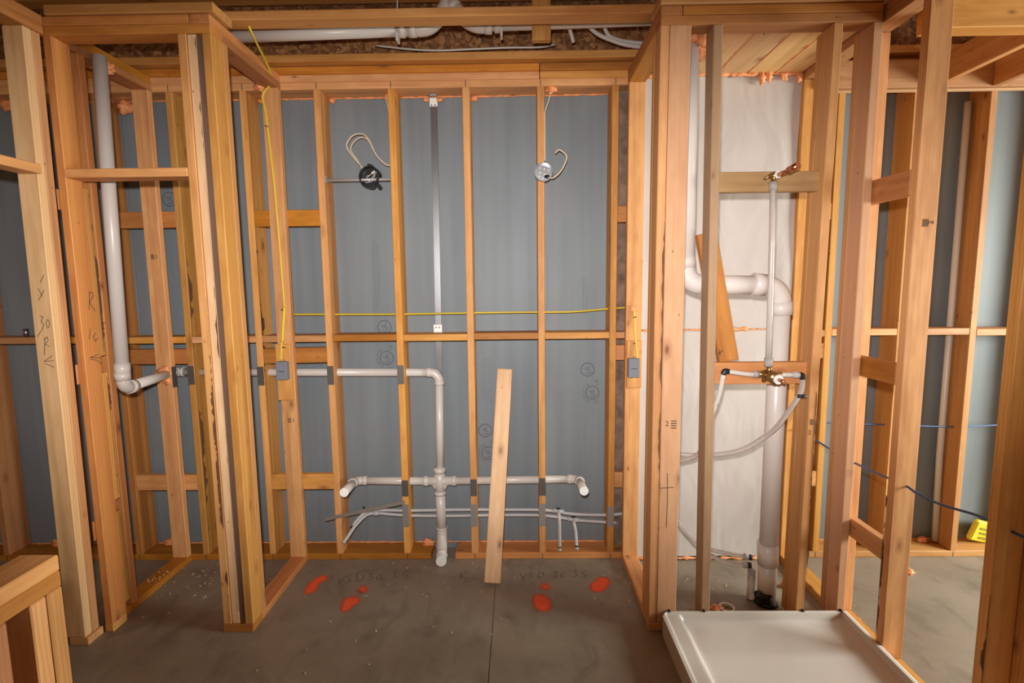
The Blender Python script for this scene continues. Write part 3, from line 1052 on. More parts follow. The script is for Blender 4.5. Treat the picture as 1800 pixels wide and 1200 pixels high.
sheet('plastic_sheet', 0.968, 1.800, 1.376, 2.736, -0.012, 'upper white plastic sheet behind the bent white drain pipe', 1)
sheet('plastic_sheet', 0.968, 1.800, 0.020, 1.370, -0.014, 'lower white plastic sheet reaching down to the concrete floor', 2)
foam_run('foam_bead', ws, (0.975, -0.024, 1.373), (1.80, -0.024, 1.373), 0.006, 81)
foam_run('foam_bead', ws, (1.42, -0.030, 1.376), (1.56, -0.030, 1.376), 0.016, 82)
blob('foam_blob', ws, (1.455, -0.033, 1.352), 0.02, 'foam', 83, (1, 0.5, 1.2))
foam_run('foam_bead', ws, (0.97, -0.020, 0.012), (1.80, -0.020, 0.012), 0.011, 84)

# ------------------------------------------------------------------ shower pan
pan = thing('shower_pan', 'white acrylic shower pan on the floor against the studs', 'shower pan', (1.37, -1.1, 0))
px0, px1, py0, py1 = 0.934, 1.801, -1.565, -0.6435


def pan_h(x, y):
    dl, dr, db, df = x - px0, px1 - x, py1 - y, y - py0

    def ss(a, b, t):
        t = max(0, min(1, (t - a) / (b - a)))
        return t * t * (3 - 2 * t)
    basin = 0.046 + 0.010 * min(1, math.hypot(x - 1.40, y + 1.1) / 0.6)
    zl = 0.088 + (basin - 0.088) * ss(0.080, 0.112, dl)
    if dl < 0.016:
        zl = 0.094
    zb = 0.100 + (basin + 0.006 - 0.100) * ss(0.004, 0.018, db)
    zr = 0.100 + (basin + 0.020 - 0.100) * ss(0.020, 0.030, dr)
    zr2 = basin + 0.020 * (1 - ss(0.03, 0.11, dr))
    zf = 0.088 + (basin - 0.088) * ss(0.060, 0.10, df)
    out = max(basin, zl, zf)
    out = max(out, zb if db < 0.02 else basin + 0.006 * (1 - ss(0.02, 0.06, db)))
    out = max(out, zr if dr < 0.03 else zr2)
    return out


gx = [0, .002, .008, .014, .016, .018, .03, .05, .07, .08, .085, .09, .096, .102, .108, .114, .13]
gx = [px0 + g for g in gx] + [px0 + .16 + .04 * i for i in range(15)]
gx += [px1 - g for g in (.11, .10, .09, .08, .07, .06, .05, .04, .032, .029, .026, .023, .020, .016, .008, 0)]
gy = [py1 - g for g in (0, .003, .006, .009, .012, .015, .018, .022, .03, .04, .05, .06, .08)]
gy += [py1 - .12 - .045 * i for i in range(15)] + [py0 + g for g in (.11, .10, .09, .08, .07, .06, .04, .02, .006, 0)]
gx = sorted(set(round(g, 4) for g in gx))
gy = sorted(set(round(g, 4) for g in gy))
bm = bmesh.new()
CH = 0.028


def chx(x, y):      # back-left corner is chamfered in plan
    d = (x - px0) + (py1 - y)
    if d < CH:
        k = (CH - d) / 2
        return x + k, y - k
    return x, y


G = []
for y in gy:
    row = []
    for x in gx:
        z = pan_h(x, y)
        X, Y = chx(x, y)
        row.append(bm.verts.new((X - 1.37, Y + 1.1, z)))
    G.append(row)
for j in range(len(gy) - 1):
    for i in range(len(gx) - 1):
        try:
            bm.faces.new((G[j][i], G[j][i + 1], G[j + 1][i + 1], G[j + 1][i]))
        except ValueError:
            pass
loop = G[0] + [r[-1] for r in G[1:]] + G[-1][-2::-1] + [r[0] for r in G[-2:0:-1]]
low = [bm.verts.new((v.co.x, v.co.y, 0.0)) for v in loop]
for i in range(len(loop)):
    j = (i + 1) % len(loop)
    bm.faces.new((loop[i], low[i], low[j], loop[j]))
me = bm_mesh(bm, 'pan')
for p in me.polygons:
    p.use_smooth = abs(p.normal.z) > 0.05
link('basin', me, 'pan', pan, (1.37, -1.1, 0))
for x in (0.972, 1.135, 1.598, 1.775):
    o = tube('flange_screw', [(x, -0.6415, 0.103), (x, -0.652, 0.103)], 0.0052, 'screw', pan, n=10)
me = box_mesh(0.016, 0.07, 0.0008, 0, 'plate_l')
link('sticker', me, None, pan, (1.040, -0.705, 0.0705), (0, 0.9, 0.0))

# ------------------------------------------------------------------ drain and vent piping of the vanity wall
dp = thing('drain_pipe', 'white plastic drain and vent pipe with capped side arms on the back wall', 'pipe', (-0.21, 0.06, 0))
r15, r2 = 0.0235, 0.0302
PY = 0.07
zt = 1.127
# vent riser in the closet
vb = [(-1.676, -0.40, 2.72), (-1.664, -0.46, 1.165)]
tube('pipe', [vb[0], (-1.664, -0.46, 1.23)], r2, 'pvc', dp, n=18)
tube('coupling', [(-1.6625, -0.46, 1.278), (-1.6635, -0.46, 1.222)], r2 * 1.13, 'pvc', dp, n=18)
arc = elbow_pts((-1.664, -0.46, 1.23), (-1.665, -0.46, 1.152), (-1.757, 0.02, 1.150), 0.05)
fitting('elbow', arc, r2 * 1.05, dp, hub=0.035)
tube('pipe', [arc[-1], (-1.757, 0.03, 1.146)], 0.0255, 'pvc', dp, n=18)
arc = elbow_pts((-1.757, 0.0, 1.146), (-1.757, PY, 1.145), (-1.5, PY, 1.14), 0.035)
fitting('elbow', arc, 0.027, dp, hub=0.012)
ext = (-0.195, PY, zt)
arc = elbow_pts((-1.0, PY, zt + .004), ext, (-0.2, PY, 0.9), 0.055)
tube('pipe', [(-1.72, PY, 1.142), arc[0]], r15, 'pvc', dp, n=18)
fitting('elbow', arc, r15 * 1.12, dp, hub=0.02)
tube('pipe', [arc[-1], (-0.206, PY, 0.49)], r15, 'pvc', dp, n=18)
# double tee
bm = bmesh.new()
b0 = Vector((-0.209, PY, 0.458))
sweep_bm(bm, [(0, 0, 0.072), (0, 0, -0.075)], r2 * 1.08, 18)
sweep_bm(bm, [(0, 0, 0.088), (0, 0, 0.055)], r2 * 1.2, 18)
sweep_bm(bm, [(0, 0, -0.06), (0, 0, -0.082)], r2 * 1.2, 18)
sweep_bm(bm, [(-0.092, 0, 0.004), (0.092, 0, 0.004)], r15 * 1.15, 18)
for s_ in (-1, 1):
    sweep_bm(bm, [(s_ * 0.072, 0, 0.004), (s_ * 0.1, 0, 0.004)], r15 * 1.32, 18)
    sweep_bm(bm, catmull([(s_ * 0.055, 0, 0.004), (s_ * 0.028, 0, -0.02), (s_ * 0.006, 0, -0.06)], 4), 0.020, 12)
me = bm_mesh(bm, 'tee', True)
link('cross_tee', me, 'pvc', dp, b0)
tube('pipe', [(-0.209, PY, 0.40), (-0.205, PY, 0.155)], r2, 'pvc', dp, n=18)
fitting('elbow', catmull([(-0.205, PY, 0.165), (-0.204, PY - 0.004, 0.11), (-0.200, 0.02, 0.06), (-0.196, -0.02, 0.035)], 4), r2 * 1.06, dp, hub=0.006)
tube('pipe_end', catmull([(-0.197, -0.01, 0.045), (-0.194, -0.045, 0.0355), (-0.190, -0.085, 0.034)], 4), r2 * 1.02, 'pvc_end', dp, n=18)
# side arms with capped stubs
for s_, xe, cx in ((-1, -0.722, -0.700), (1, 0.628, 0.628)):
    corner = (xe, PY, 0.468)
    endp = (cx, -0.19, 0.503)
    arc = elbow_pts((-0.21, PY, 0.462), corner, endp, 0.045)
    tube('pipe', [(-0.21 + s_ * 0.09, PY, 0.462), arc[0]], r15, 'pvc', dp, n=18)
    fitting('elbow', arc, r15 * 1.1, dp, hub=0.022)
    stub = tube('stub', [arc[-1], endp], r15, 'pvc', dp, n=18)
    d = (Vector(endp) - arc[-1]).normalized()
    tube('cap', [Vector(endp), Vector(endp) + d * 0.006], r15 * 1.05, 'pvc_end', stub, n=22)

# soil stack in the shower alcove
ss_ = thing('soil_stack', 'large white drain pipe with offset bends in front of the plastic sheet', 'pipe', (1.50, -0.44, 0))
r3 = 0.0445
SY = -0.47
c1, c2 = (1.058, SY, 1.630), (1.512, SY - 0.01, 1.622)
a1 = elbow_pts((1.052, SY, 2.6), c1, c2, 0.085)
a2 = elbow_pts(c1, c2, (1.505, -0.45, 0.6), 0.085)
tube('pipe', [(1.052, SY, 2.72), a1[0]], r3, 'pvc_big', ss_, n=24)
fitting('elbow', a1, r3 * 1.06, ss_, 'pvc_big', hub=0.05)
tube('pipe', [a1[-1], a2[0]], r3, 'pvc_big', ss_, n=24)
fitting('elbow', a2, r3 * 1.06, ss_, 'pvc_big', hub=0.055)
tube('pipe', [a2[-1], (1.528, -0.44, 0.30)], r3, 'pvc_big', ss_, n=24)
tube('coupling', [(1.522, -0.441, 0.330), (1.530, -0.438, 0.215)], r3 * 1.12, 'pvc_big', ss_, n=24)
tube('pipe', [(1.529, -0.438, 0.24), (1.535, -0.43, 0.0)], r3, 'pvc_big', ss_, n=24)
bm = bmesh.new()
sweep_bm(bm, [(0, 0, 0), (0, 0, 0.018)], 0.05, 20, radii=[0.058, 0.050])
link('floor_collar', bm_mesh(bm, 'collar', True), 'duct', ss_, (1.532, -0.432, 0.0))
blob('tape_wrap', ss_, (1.497, -0.462, 0.045), 0.036, 'duct', 5, (1.0, 0.6, 1.0))
tube('pipe', [(1.468, -0.40, 0.0), (1.468, -0.40, 0.16)], 0.019, 'pex_clear', ss_, n=16)

# ------------------------------------------------------------------ water supply
sup1 = thing('water_supply_line', 'upper grey water tube running through the back wall studs', 'water pipe', (0.0, 0.06, 0.27))
sup2 = thing('water_supply_line', 'lower grey water tube running through the back wall studs', 'water pipe', (0.0, 0.06, 0.23))
rp = 0.0098
tube('tube', [(-0.600, 0.05, 0.290), (-0.40, 0.065, 0.278), (-0.12, 0.07, 0.279), (0.15, 0.07, 0.278), (0.40, 0.07, 0.275), (0.50, 0.068, 0.264), (0.60, 0.068, 0.248), (0.80, 0.07, 0.240), (0.93, 0.07, 0.252)], rp, 'pex_grey', sup1, smooth_path=True, n=10)
tube('tube', [(-0.600, 0.055, 0.268), (-0.40, 0.07, 0.244), (-0.12, 0.075, 0.238), (0.15, 0.075, 0.241), (0.40, 0.075, 0.238), (0.55, 0.07, 0.220), (0.62, 0.07, 0.208), (0.80, 0.07, 0.194), (0.86, 0.07, 0.19)], rp, 'pex_grey', sup2, smooth_path=True, n=10)
for sup, x, z, y1, z1, xx in ((sup1, 0.506, 0.268, 0.0, 0.062, 0.510), (sup2, 0.597, 0.214, -0.02, 0.080, 0.609)):
    te = tube('tee', [(x - 0.032, 0.068, z + 0.004), (x + 0.032, 0.068, z - 0.005)], 0.0135, 'pex_grey', sup, n=10)
    tube('tee_ring', [(x - 0.012, 0.067, z + 0.016), (x + 0.012, 0.067, z + 0.015)], 0.006, 'black', te, n=8)
    so = tube('stub_out', [(x, 0.060, z), (x + 0.002, 0.025, z - 0.012), (x + (xx - x) * 0.8, 0.012, z - 0.06), (xx, y1, z1)], rp, 'pex_grey', sup, smooth_path=True, n=10)
    tube('stub_ring', [(xx, y1 + 0.001, z1 + 0.014), (xx, y1, z1 + 0.007)], 0.0115, 'black', so, n=10)
    tube('stub_cap', [(xx, y1, z1 + 0.008), (xx, y1 - 0.004, z1 - 0.010)], 0.0105, 'pex_grey', so, n=10)
for sup, pts in ((sup1, [(-0.600, 0.05, 0.290), (-0.655, 0.03, 0.286), (-0.700, -0.01, 0.250), (-0.718, -0.03, 0.222)]),
                 (sup2, [(-0.600, 0.055, 0.268), (-0.650, 0.02, 0.270), (-0.700, -0.035, 0.232), (-0.730, -0.08, 0.19), (-0.746, -0.10, 0.170)])):
    tube('elbow', [(-0.585, 0.055, pts[0][2] - 0.001), (-0.612, 0.048, pts[0][2])], 0.0145, 'pex_grey', sup, n=10)
    so = tube('stub_out', pts, rp, 'pex_grey', sup, smooth_path=True, n=10)
    p = Vector(pts[-1])
    d = (p - Vector(pts[-2])).normalized()
    tube('stub_cap', [p - d * 0.004, p + d * 0.012], 0.0112, 'black' if sup is sup1 else 'pex_grey', so, n=10)
strap = thing('strap_bracket', 'grey metal strap slanting across two studs beside the left water stubs', 'bracket', (-0.65, -0.012, 0.31))
o = link('strap', box_mesh(0.49, 0.004, 0.022, 0.001, 'plate_l'), None, strap, (-0.65, -0.006, 0.310), (0, -0.214, 0))
link('strap_screw', box_mesh(0.010, 0.006, 0.010, 0.002, 'screw'), None, strap, (-0.655, -0.009, 0.334))

# shower valve
sv = thing('shower_valve', 'brass shower valve with riser tube and copper spout fitting between the studs', 'valve', (1.405, -0.62, 1.22))
VY = -0.628
bm = bmesh.new()
sweep_bm(bm, [(-0.055, 0, 0.006), (-0.03, 0, 0.004), (0.055, 0, -0.002)], 0.014, 12)
sweep_bm(bm, [(0, 0, 0.045), (0, 0, 0)], 0.012, 12)
sweep_bm(bm, [(0.0, 0.018, 0), (0.005, -0.02, -0.004), (0.010, -0.045, -0.008)], 0.027, 14)
sweep_bm(bm, [(-0.022, 0, 0.022), (-0.022, 0, -0.03)], 0.009, 10)
link('valve_body', bm_mesh(bm, 'valve', True), 'brass', sv, (1.398, VY, 1.222))
tube('valve_trim', [(1.412, VY - 0.044, 1.213), (1.415, VY - 0.058, 1.211)], 0.021, 'pvc_end', sv, n=16)
tube('valve_stem', [(1.415, VY - 0.057, 1.211), (1.424, VY - 0.085, 1.207)], 0.009, 'copper', sv, n=10)
rz = tube('riser_tube', [(1.392, VY, 1.275), (1.390, VY, 1.5), (1.384, VY, 1.8), (1.378, VY, 2.062)], 0.0125, 'pex_clear', sv, n=12)
tube('crimp_collar', [(1.393, VY, 1.262), (1.393, VY, 1.300)], 0.0185, 'pex_clear', rz, n=12)
tube('crimp_collar', [(1.379, VY, 2.030), (1.378, VY, 2.066)], 0.0175, 'pex_clear', rz, n=12)
bm = bmesh.new()
sweep_bm(bm, [(0, 0, -0.012), (0, 0, 0.022)], 0.013, 12)
sweep_bm(bm, [(0, 0.02, 0.016), (0, -0.012, 0.012)], 0.015, 12)
sweep_bm(bm, [(-0.034, 0.016, 0.002), (0.012, 0.016, 0.03)], 0.006, 8)
link('drop_ear_elbow', bm_mesh(bm, 'drop_ear', True), 'brass', sv, (1.378, VY - 0.006, 2.078))
tube('ear_ring', [(1.386, VY - 0.016, 2.092), (1.388, VY - 0.022, 2.093)], 0.016, 'pvc_end', sv, n=14)
tube('spout_pipe', [(1.386, VY - 0.014, 2.090), (1.412, VY - 0.05, 2.100), (1.424, VY - 0.07, 2.106)], 0.0105, 'copper', sv, n=12)
tube('spout_fitting', [(1.414, VY - 0.054, 2.102), (1.432, VY - 0.095, 2.114)], 0.0155, 'copper', sv, n=14)
# left arm
tube('tube', [(1.352, VY, 1.226), (1.30, VY, 1.227), (1.214, VY, 1.240)], 0.0105, 'pvc', sv, smooth_path=True, n=10)
tube('crimp_collar', [(1.352, VY, 1.226), (1.326, VY, 1.226)], 0.0155, 'pex_clear', sv, n=10)
tube('elbow', [(1.218, VY, 1.240), (1.200, VY, 1.242), (1.194, VY, 1.228)], 0.0125, 'black', sv, smooth_path=True, n=10)
tube('tube', [(1.193, VY, 1.226), (1.183, VY + 0.01, 1.14), (1.172, VY + 0.03, 1.07), (1.166, VY + 0.05, 1.03)], 0.0105, 'pvc', sv, smooth_path=True, n=10)
tube('clip', [(1.182, VY + 0.028, 1.085), (1.170, VY + 0.028, 1.085)], 0.013, 'black', sv, n=8)
# right arm
tube('tube', [(1.445, VY, 1.223), (1.530, VY, 1.222)], 0.0105, 'pvc', sv, n=10)
tube('crimp_collar', [(1.505, VY, 1.222), (1.532, VY, 1.222)], 0.0145, 'pex_grey', sv, n=10)
tube('elbow', [(1.528, VY, 1.222), (1.546, VY, 1.220), (1.550, VY, 1.202)], 0.0125, 'black', sv, smooth_path=True, n=10)
tube('tube', [(1.550, VY, 1.205), (1.545, VY, 1.150), (1.520, VY + 0.01, 1.085), (1.480, -0.56, 0.965), (1.430, -0.505, 0.885), (1.36, -0.46, 0.818), (1.26, -0.40, 0.775), (1.16, -0.36, 0.760), (1.06, -0.32, 0.756), (1.0, -0.30, 0.75)], 0.0118, 'pex_clear', sv, smooth_path=True, n=10)
tube('clip', [(1.556, FY - 0.010, 1.128), (1.52, FY - 0.010, 1.130)], 0.0085, 'black', sv, n=8)
tube('clip_screw', [(1.545, FY - 0.016, 1.129), (1.545, FY - 0.021, 1.129)], 0.005, 'steel', sv, n=8)
# second loose water tube
wt = thing('water_tube', 'clear water tube curving down behind the weathered stud', 'water pipe', (1.1, -0.3, 0.72))
tube('tube', [(1.19, -0.50, 0.93), (1.170, -0.42, 0.79), (1.12, -0.36, 0.735), (1.05, -0.32, 0.705), (0.99, -0.30, 0.69)], 0.0112, 'pex_clear', wt, smooth_path=True, n=10)
for k, (lab, pts) in enumerate((('upper of two clear water tubes ending in black plugs beside the large drain pipe',
                  [(1.09, -0.16, 0.40), (1.141, -0.18, 0.330), (1.20, -0.24, 0.255), (1.27, -0.29, 0.222), (1.38, -0.34, 0.214), (1.466, -0.36, 0.208)]),
                 ('lower of two clear water tubes ending in black plugs beside the large drain pipe',
                  [(1.09, -0.19, 0.37), (1.15, -0.20, 0.30), (1.22, -0.27, 0.228), (1.30, -0.32, 0.188), (1.38, -0.37, 0.175), (1.452, -0.385, 0.178)]))):
    t = thing('water_tube', lab, 'water pipe', pts[-1])
    tb = tube('tube', pts, 0.0112, 'pex_clear', t, smooth_path=True, n=10)
    e, f = Vector(pts[-1]), Vector(pts[-2])
    d = (e - f).normalized()
    tube('crimp_collar', [e - d * 0.022, e], 0.016, 'pex_grey', tb, n=10)
    tube('plug', [e, e + d * 0.018], 0.0145, 'black', tb, n=10)

# ------------------------------------------------------------------ cables
def cable(name, label, pts, r, mat, flat=1.0, cat='cable', group=None):
    o = tube(name, pts, r, mat, None, n=8, smooth_path=True, flat=flat)
    o['label'] = label
    o['category'] = cat
    if group:
        o['group'] = group
    return o


yc = thing('power_cable', 'yellow cable hanging down the left partition stud to the grey box', 'cable', (-1.06, -0.05, 1.25))
tube('cable', [(-0.955, -0.45, 2.86), (-0.94, -0.42, 2.80), (-0.965, -0.30, 2.78), (-0.998, -0.15, 2.76), (-1.03, -0.06, 2.72), (-1.085, -0.048, 2.66), (-1.076, -0.046, 2.568), (-1.062, -0.046, 2.35), (-1.051, -0.046, 2.118), (-1.044, -0.046, 1.85), (-1.040, -0.046, 1.652), (-1.038, -0.047, 1.52), (-1.045, -0.052, 1.42), (-1.058, -0.066, 1.32), (-1.064, -0.073, 1.225)], 0.0055, 'yellow', yc, n=8, smooth_path=True)
tube('cable', [(-1.037, -0.047, 1.53), (-1.046, -0.058, 1.42), (-1.052, -0.066, 1.33)], 0.0085, 'yellow', yc, n=8, smooth_path=True)
for z in (2.50, 1.51, 1.30):
    link('staple', box_mesh(0.018, 0.010, 0.004, 0.001, 'black'), None, yc, (-1.046 if z < 2 else -1.073, -0.052 if z > 1.4 else -0.066, z), (0, 0.3, 0))
blob('foam_blob', wa, (-1.10, -0.045, 2.735 - 0.03), 0.024, 'foam', 91, (1.2, 0.8, 0.9))
cable('power_cable', 'yellow cable running level through the back wall studs', [(-1.06, 0.068, 1.478), (-0.80, 0.07, 1.476), (-0.43, 0.07, 1.473), (0.0, 0.07, 1.476), (0.25, 0.07, 1.477), (0.50, 0.07, 1.476), (0.60, 0.07, 1.477), (0.70, 0.07, 1.484), (0.80, 0.07, 1.492), (0.93, 0.07, 1.500)], 0.0055, 'yellow')
yr = thing('power_cable', 'short yellow cable dropping from orange foam to the right-hand grey box', 'cable', (0.93, -0.05, 1.22))
tube('cable', [(0.921, -0.046, 1.490), (0.922, -0.048, 1.44), (0.926, -0.062, 1.33), (0.936, -0.072, 1.215)], 0.0055, 'yellow', yr, n=8, smooth_path=True)
for z in (1.45, 1.305):
    link('staple', box_mesh(0.018, 0.010, 0.004, 0.001, 'black'), None, yr, (0.924, -0.052 if z > 1.4 else -0.064, z), (0, -0.3, 0))
# blue cables on the right
b1 = cable('data_cable', 'blue cable sagging through the studs of the right shower wall', [(1.852, -0.02, 0.80), (1.86, -0.20, 0.795), (1.862, -0.45, 0.78), (1.858, -0.70, 0.79), (1.856, -0.86, 0.803), (1.856, -0.94, 0.795), (1.858, -1.05, 0.800), (1.858, -1.20, 0.828), (1.85, -1.31, 0.835), (1.852, -1.36, 0.836), (1.875, -1.40, 0.83)], 0.0048, 'blue')
cable('data_cable', 'thin blue cable level across the far right back wall', [(2.02, 0.05, 0.815), (2.25, 0.05, 0.801), (2.43, 0.05, 0.796), (2.84, 0.05, 0.780), (3.3, 0.05, 0.80)], 0.0042, 'blue')

# electrical boxes
def device_box(parent_loc, label, x0, x1, z0, z1, name='junction_box'):
    t = thing(name, label, 'electrical box', ((x0 + x1) / 2, -0.06, z0), 'grey boxes on mounting blocks')
    body = link('body', box_mesh(x1 - x0, 0.036, z1 - z0, 0.002, 'greybox'), None, t, ((x0 + x1) / 2, -0.0775, (z0 + z1) / 2))
    for dx, dz in ((0.3, 0.5), (-0.25, -0.5)):
        link('mounting_ear', box_mesh(0.012, 0.003, 0.010, 0.001, 'greybox'), None, t, ((x0 + x1) / 2 + dx * (x1 - x0) * 0.3, -0.061, (z0 + z1) / 2 + dz * (z1 - z0 + 0.008)))
    for i in range(4):
        link('printed_mark', box_mesh(0.005, 0.0006, 0.005, 0, 'black'), None, body, ((x0 + x1) / 2 - 0.012 + 0.008 * i, -0.0957, (z0 + z1) / 2 - 0.003))
    return t


device_box(None, 'grey electrical box below the yellow cable on the left partition', -1.086, -1.024, 1.120, 1.222)
device_box(None, 'grey electrical box on the stud beside the brown insulation', 0.884, 0.946, 1.116, 1.222)

# black lighting box on its bar
bb = thing('lighting_box', 'black round lighting box on a steel bar between two studs', 'electrical box', (-0.54, 0.0, 2.238))
bm = bmesh.new()
nseg = 28
ang = [2 * math.pi * k / nseg for k in range(nseg)]
ca, sa = math.cos(-0.52), math.sin(-0.52)


def prof(r):
    P = []
    for a in ang:
        x, z = r * math.cos(a), r * math.sin(a)
        x = min(x, r * 0.72)
        P.append((x * ca + z * sa * -1, z * ca + x * sa))
    return P


outer, inner = prof(0.060), prof(0.055)
Av = [bm.verts.new((x, 0.0, z)) for x, z in outer]
Bv = [bm.verts.new((x, 0.045, z)) for x, z in outer]
Cv = [bm.verts.new((x, 0.0, z)) for x, z in inner]
Dv = [bm.verts.new((x, 0.040, z)) for x, z in inner]
for i in range(nseg):
    j = (i + 1) % nseg
    bm.faces.new((Av[i], Av[j], Bv[j], Bv[i]))
    bm.faces.new((Cv[j], Cv[i], Dv[i], Dv[j]))
    bm.faces.new((Av[j], Av[i], Cv[i], Cv[j]))
bm.faces.new(Bv)
bm.faces.new(Dv[::-1])
link('box_shell', bm_mesh(bm, 'box_shell'), 'black', bb, (-0.54, -0.006, 2.238))
link('lug', box_mesh(0.03, 0.03, 0.018, 0.003, 'black'), None, bb, (-0.540, 0.02, 2.300), (0, 0.3, 0))
link('lug', box_mesh(0.03, 0.03, 0.018, 0.003, 'black'), None, bb, (-0.495, 0.02, 2.190), (0, 0.9, 0))
tube('hanger_bar', [(-0.790, 0.030, 2.228), (-0.426, 0.030, 2.230)], 0.0085, 'zinc', bb, n=10)
link('bar_flange', box_mesh(0.003, 0.03, 0.04, 0.001, 'zinc'), None, bb, (-0.791, 0.022, 2.232))
for i, pts in enumerate(([(-0.505, 0.02, 2.268), (-0.525, -0.004, 2.255), (-0.560, -0.008, 2.225), (-0.555, -0.008, 2.205), (-0.530, -0.008, 2.225), (-0.510, -0.006, 2.255)],
                         [(-0.505, 0.02, 2.268), (-0.52, -0.004, 2.24), (-0.545, -0.010, 2.21), (-0.525, -0.010, 2.215), (-0.508, -0.008, 2.245)],
                         [(-0.515, 0.02, 2.275), (-0.535, -0.002, 2.25), (-0.56, -0.004, 2.24)])):
    tube('wire', pts, 0.0016, 'whitewire', bb, n=6, smooth_path=True)
link('wire_nut', box_mesh(0.024, 0.012, 0.012, 0.003, 'whitewire'), None, bb, (-0.520, 0.0, 2.262), (0, -0.6, 0))
lc = thing('lamp_cable', 'cream cable looping above the black lighting box', 'cable', (-0.58, 0.03, 2.3))
tube('cable', [(-0.577, 0.02, 2.285), (-0.609, 0.03, 2.319), (-0.639, 0.03, 2.356), (-0.663, 0.03, 2.39), (-0.67, 0.03, 2.42), (-0.647, 0.03, 2.457), (-0.621, 0.03, 2.473), (-0.596, 0.03, 2.477), (-0.571, 0.03, 2.472), (-0.546, 0.03, 2.446), (-0.529, 0.03, 2.409), (-0.506, 0.03, 2.36), (-0.472, 0.035, 2.323), (-0.45, 0.04, 2.309), (-0.424, 0.04, 2.308)], 0.0042, 'cream', lc, n=8, smooth_path=True)
tube('cable', [(-0.585, 0.02, 2.285), (-0.618, 0.045, 2.339), (-0.648, 0.05, 2.379), (-0.655, 0.05, 2.404), (-0.642, 0.05, 2.431), (-0.616, 0.05, 2.455), (-0.59, 0.05, 2.463), (-0.565, 0.05, 2.456), (-0.546, 0.05, 2.433), (-0.529, 0.05, 2.396), (-0.505, 0.05, 2.356), (-0.474, 0.05, 2.323), (-0.424, 0.05, 2.304)], 0.0042, 'cream', lc, n=8, smooth_path=True)
# galvanised box
gb = thing('lighting_box', 'silver round lighting box screwed to a stud face', 'electrical box', (0.42, -0.02, 2.247))
bm = bmesh.new()
for (r, y0_, y1_) in ((0.050, -0.030, 0.0),):
    n = 28
    A = [bm.verts.new((r * math.cos(2 * math.pi * k / n), -0.034, r * math.sin(2 * math.pi * k / n))) for k in range(n)]
    B = [bm.verts.new((r * math.cos(2 * math.pi * k / n), 0.0, r * math.sin(2 * math.pi * k / n))) for k in range(n)]
    Cc = [bm.verts.new((0.047 * math.cos(2 * math.pi * k / n), -0.034, 0.047 * math.sin(2 * math.pi * k / n))) for k in range(n)]
    D = [bm.verts.new((0.046 * math.cos(2 * math.pi * k / n), -0.003, 0.046 * math.sin(2 * math.pi * k / n))) for k in range(n)]
    for i in range(n):
        j = (i + 1) % n
        bm.faces.new((A[i], A[j], B[j], B[i]))
        bm.faces.new((Cc[j], Cc[i], D[i], D[j]))
        bm.faces.new((A[j], A[i], Cc[i], Cc[j]))
    bm.faces.new(B)
    bm.faces.new(D[::-1])
link('box_shell', bm_mesh(bm, 'gal_box'), 'steel', gb, (0.420, -0.0015, 2.247))
for a, rr in ((0.4, .03), (1.3, .02), (2.2, .03), (3.1, .018), (3.9, .03), (4.6, .03), (5.4, .012)):
    tube('knockout', [(0.42 + rr * math.cos(a), -0.0045, 2.247 + rr * math.sin(a)), (0.42 + rr * math.cos(a), -0.0065, 2.247 + rr * math.sin(a))], 0.006, 'plate_l', gb, n=10)
tube('clamp', [(0.432, -0.004, 2.226), (0.447, -0.02, 2.222)], 0.010, 'black', gb, n=8)
lc2 = thing('lamp_cable', 'cream cable curling out of the silver lighting box', 'cable', (0.44, -0.02, 2.22))
tube('cable', [(0.436, -0.012, 2.222), (0.47, -0.03, 2.214), (0.506, -0.03, 2.241), (0.532, -0.03, 2.281), (0.545, -0.03, 2.321), (0.527, -0.03, 2.348), (0.501, -0.03, 2.361), (0.483, -0.03, 2.344)], 0.004, 'cream', lc2, n=8, smooth_path=True)
cable('lamp_cable', 'cream wire running from orange foam down the stud to the silver box', [(0.466, 0.03, 2.690), (0.451, 0.025, 2.632), (0.4305, 0.02, 2.573), (0.4300, 0.02, 2.495), (0.4295, 0.02, 2.314)], 0.0035, 'cream')
cable('lamp_cable', 'short cream wire at the top plate above the black lighting box', [(-0.449, 0.06, 2.690), (-0.438, 0.04, 2.637), (-0.4295, 0.03, 2.586), (-0.4290, 0.03, 2.50)], 0.0035, 'cream')

# galvanised strap up the bay
mb = thing('wall_strap', 'shiny galvanised steel strip running up the bay beside the drain pipe', 'steel strip', (-0.2, 0.13, 1.12))
link('strip', box_mesh(0.038, 0.004, 1.56, 0.001, 'steel'), None, mb, (-0.200, 0.134, 1.875), (0, 0.006, 0))
link('top_clip', box_mesh(0.044, 0.05, 0.003, 0, 'steel'), None, mb, (-0.196, 0.108, 2.7015))
link('top_clip', box_mesh(0.044, 0.003, 0.045, 0, 'pvc_end'), None, mb, (-0.196, 0.131, 2.672))
link('clip', box_mesh(0.050, 0.005, 0.046, 0.001, 'pvc_end'), None, mb, (-0.206, 0.130, 1.382))
for dx in (-0.010, 0.010):
    tube('clip_screw', [(-0.206 + dx, 0.128, 1.388), (-0.206 + dx, 0.1265, 1.388)], 0.004, 'screw', mb, n=8)
    tube('clip_screw', [(-0.197 + dx, 0.130, 2.656), (-0.197 + dx, 0.1285, 2.656)], 0.004, 'screw', mb, n=8)
link('strip', box_mesh(0.034, 0.003, 0.26, 0.001, 'steel'), None, mb, (-0.205, 0.136, 1.19))

# white conduit in the far right bay
tube_o = tube('conduit', [(2.815, 0.10, 0.05), (2.800, 0.10, 0.60), (2.79, 0.10, 2.62)], 0.017, 'pvc', None, n=14)
tube_o['label'] = 'thin white vertical pipe beside a stud at the far right'
tube_o['category'] = 'pipe'

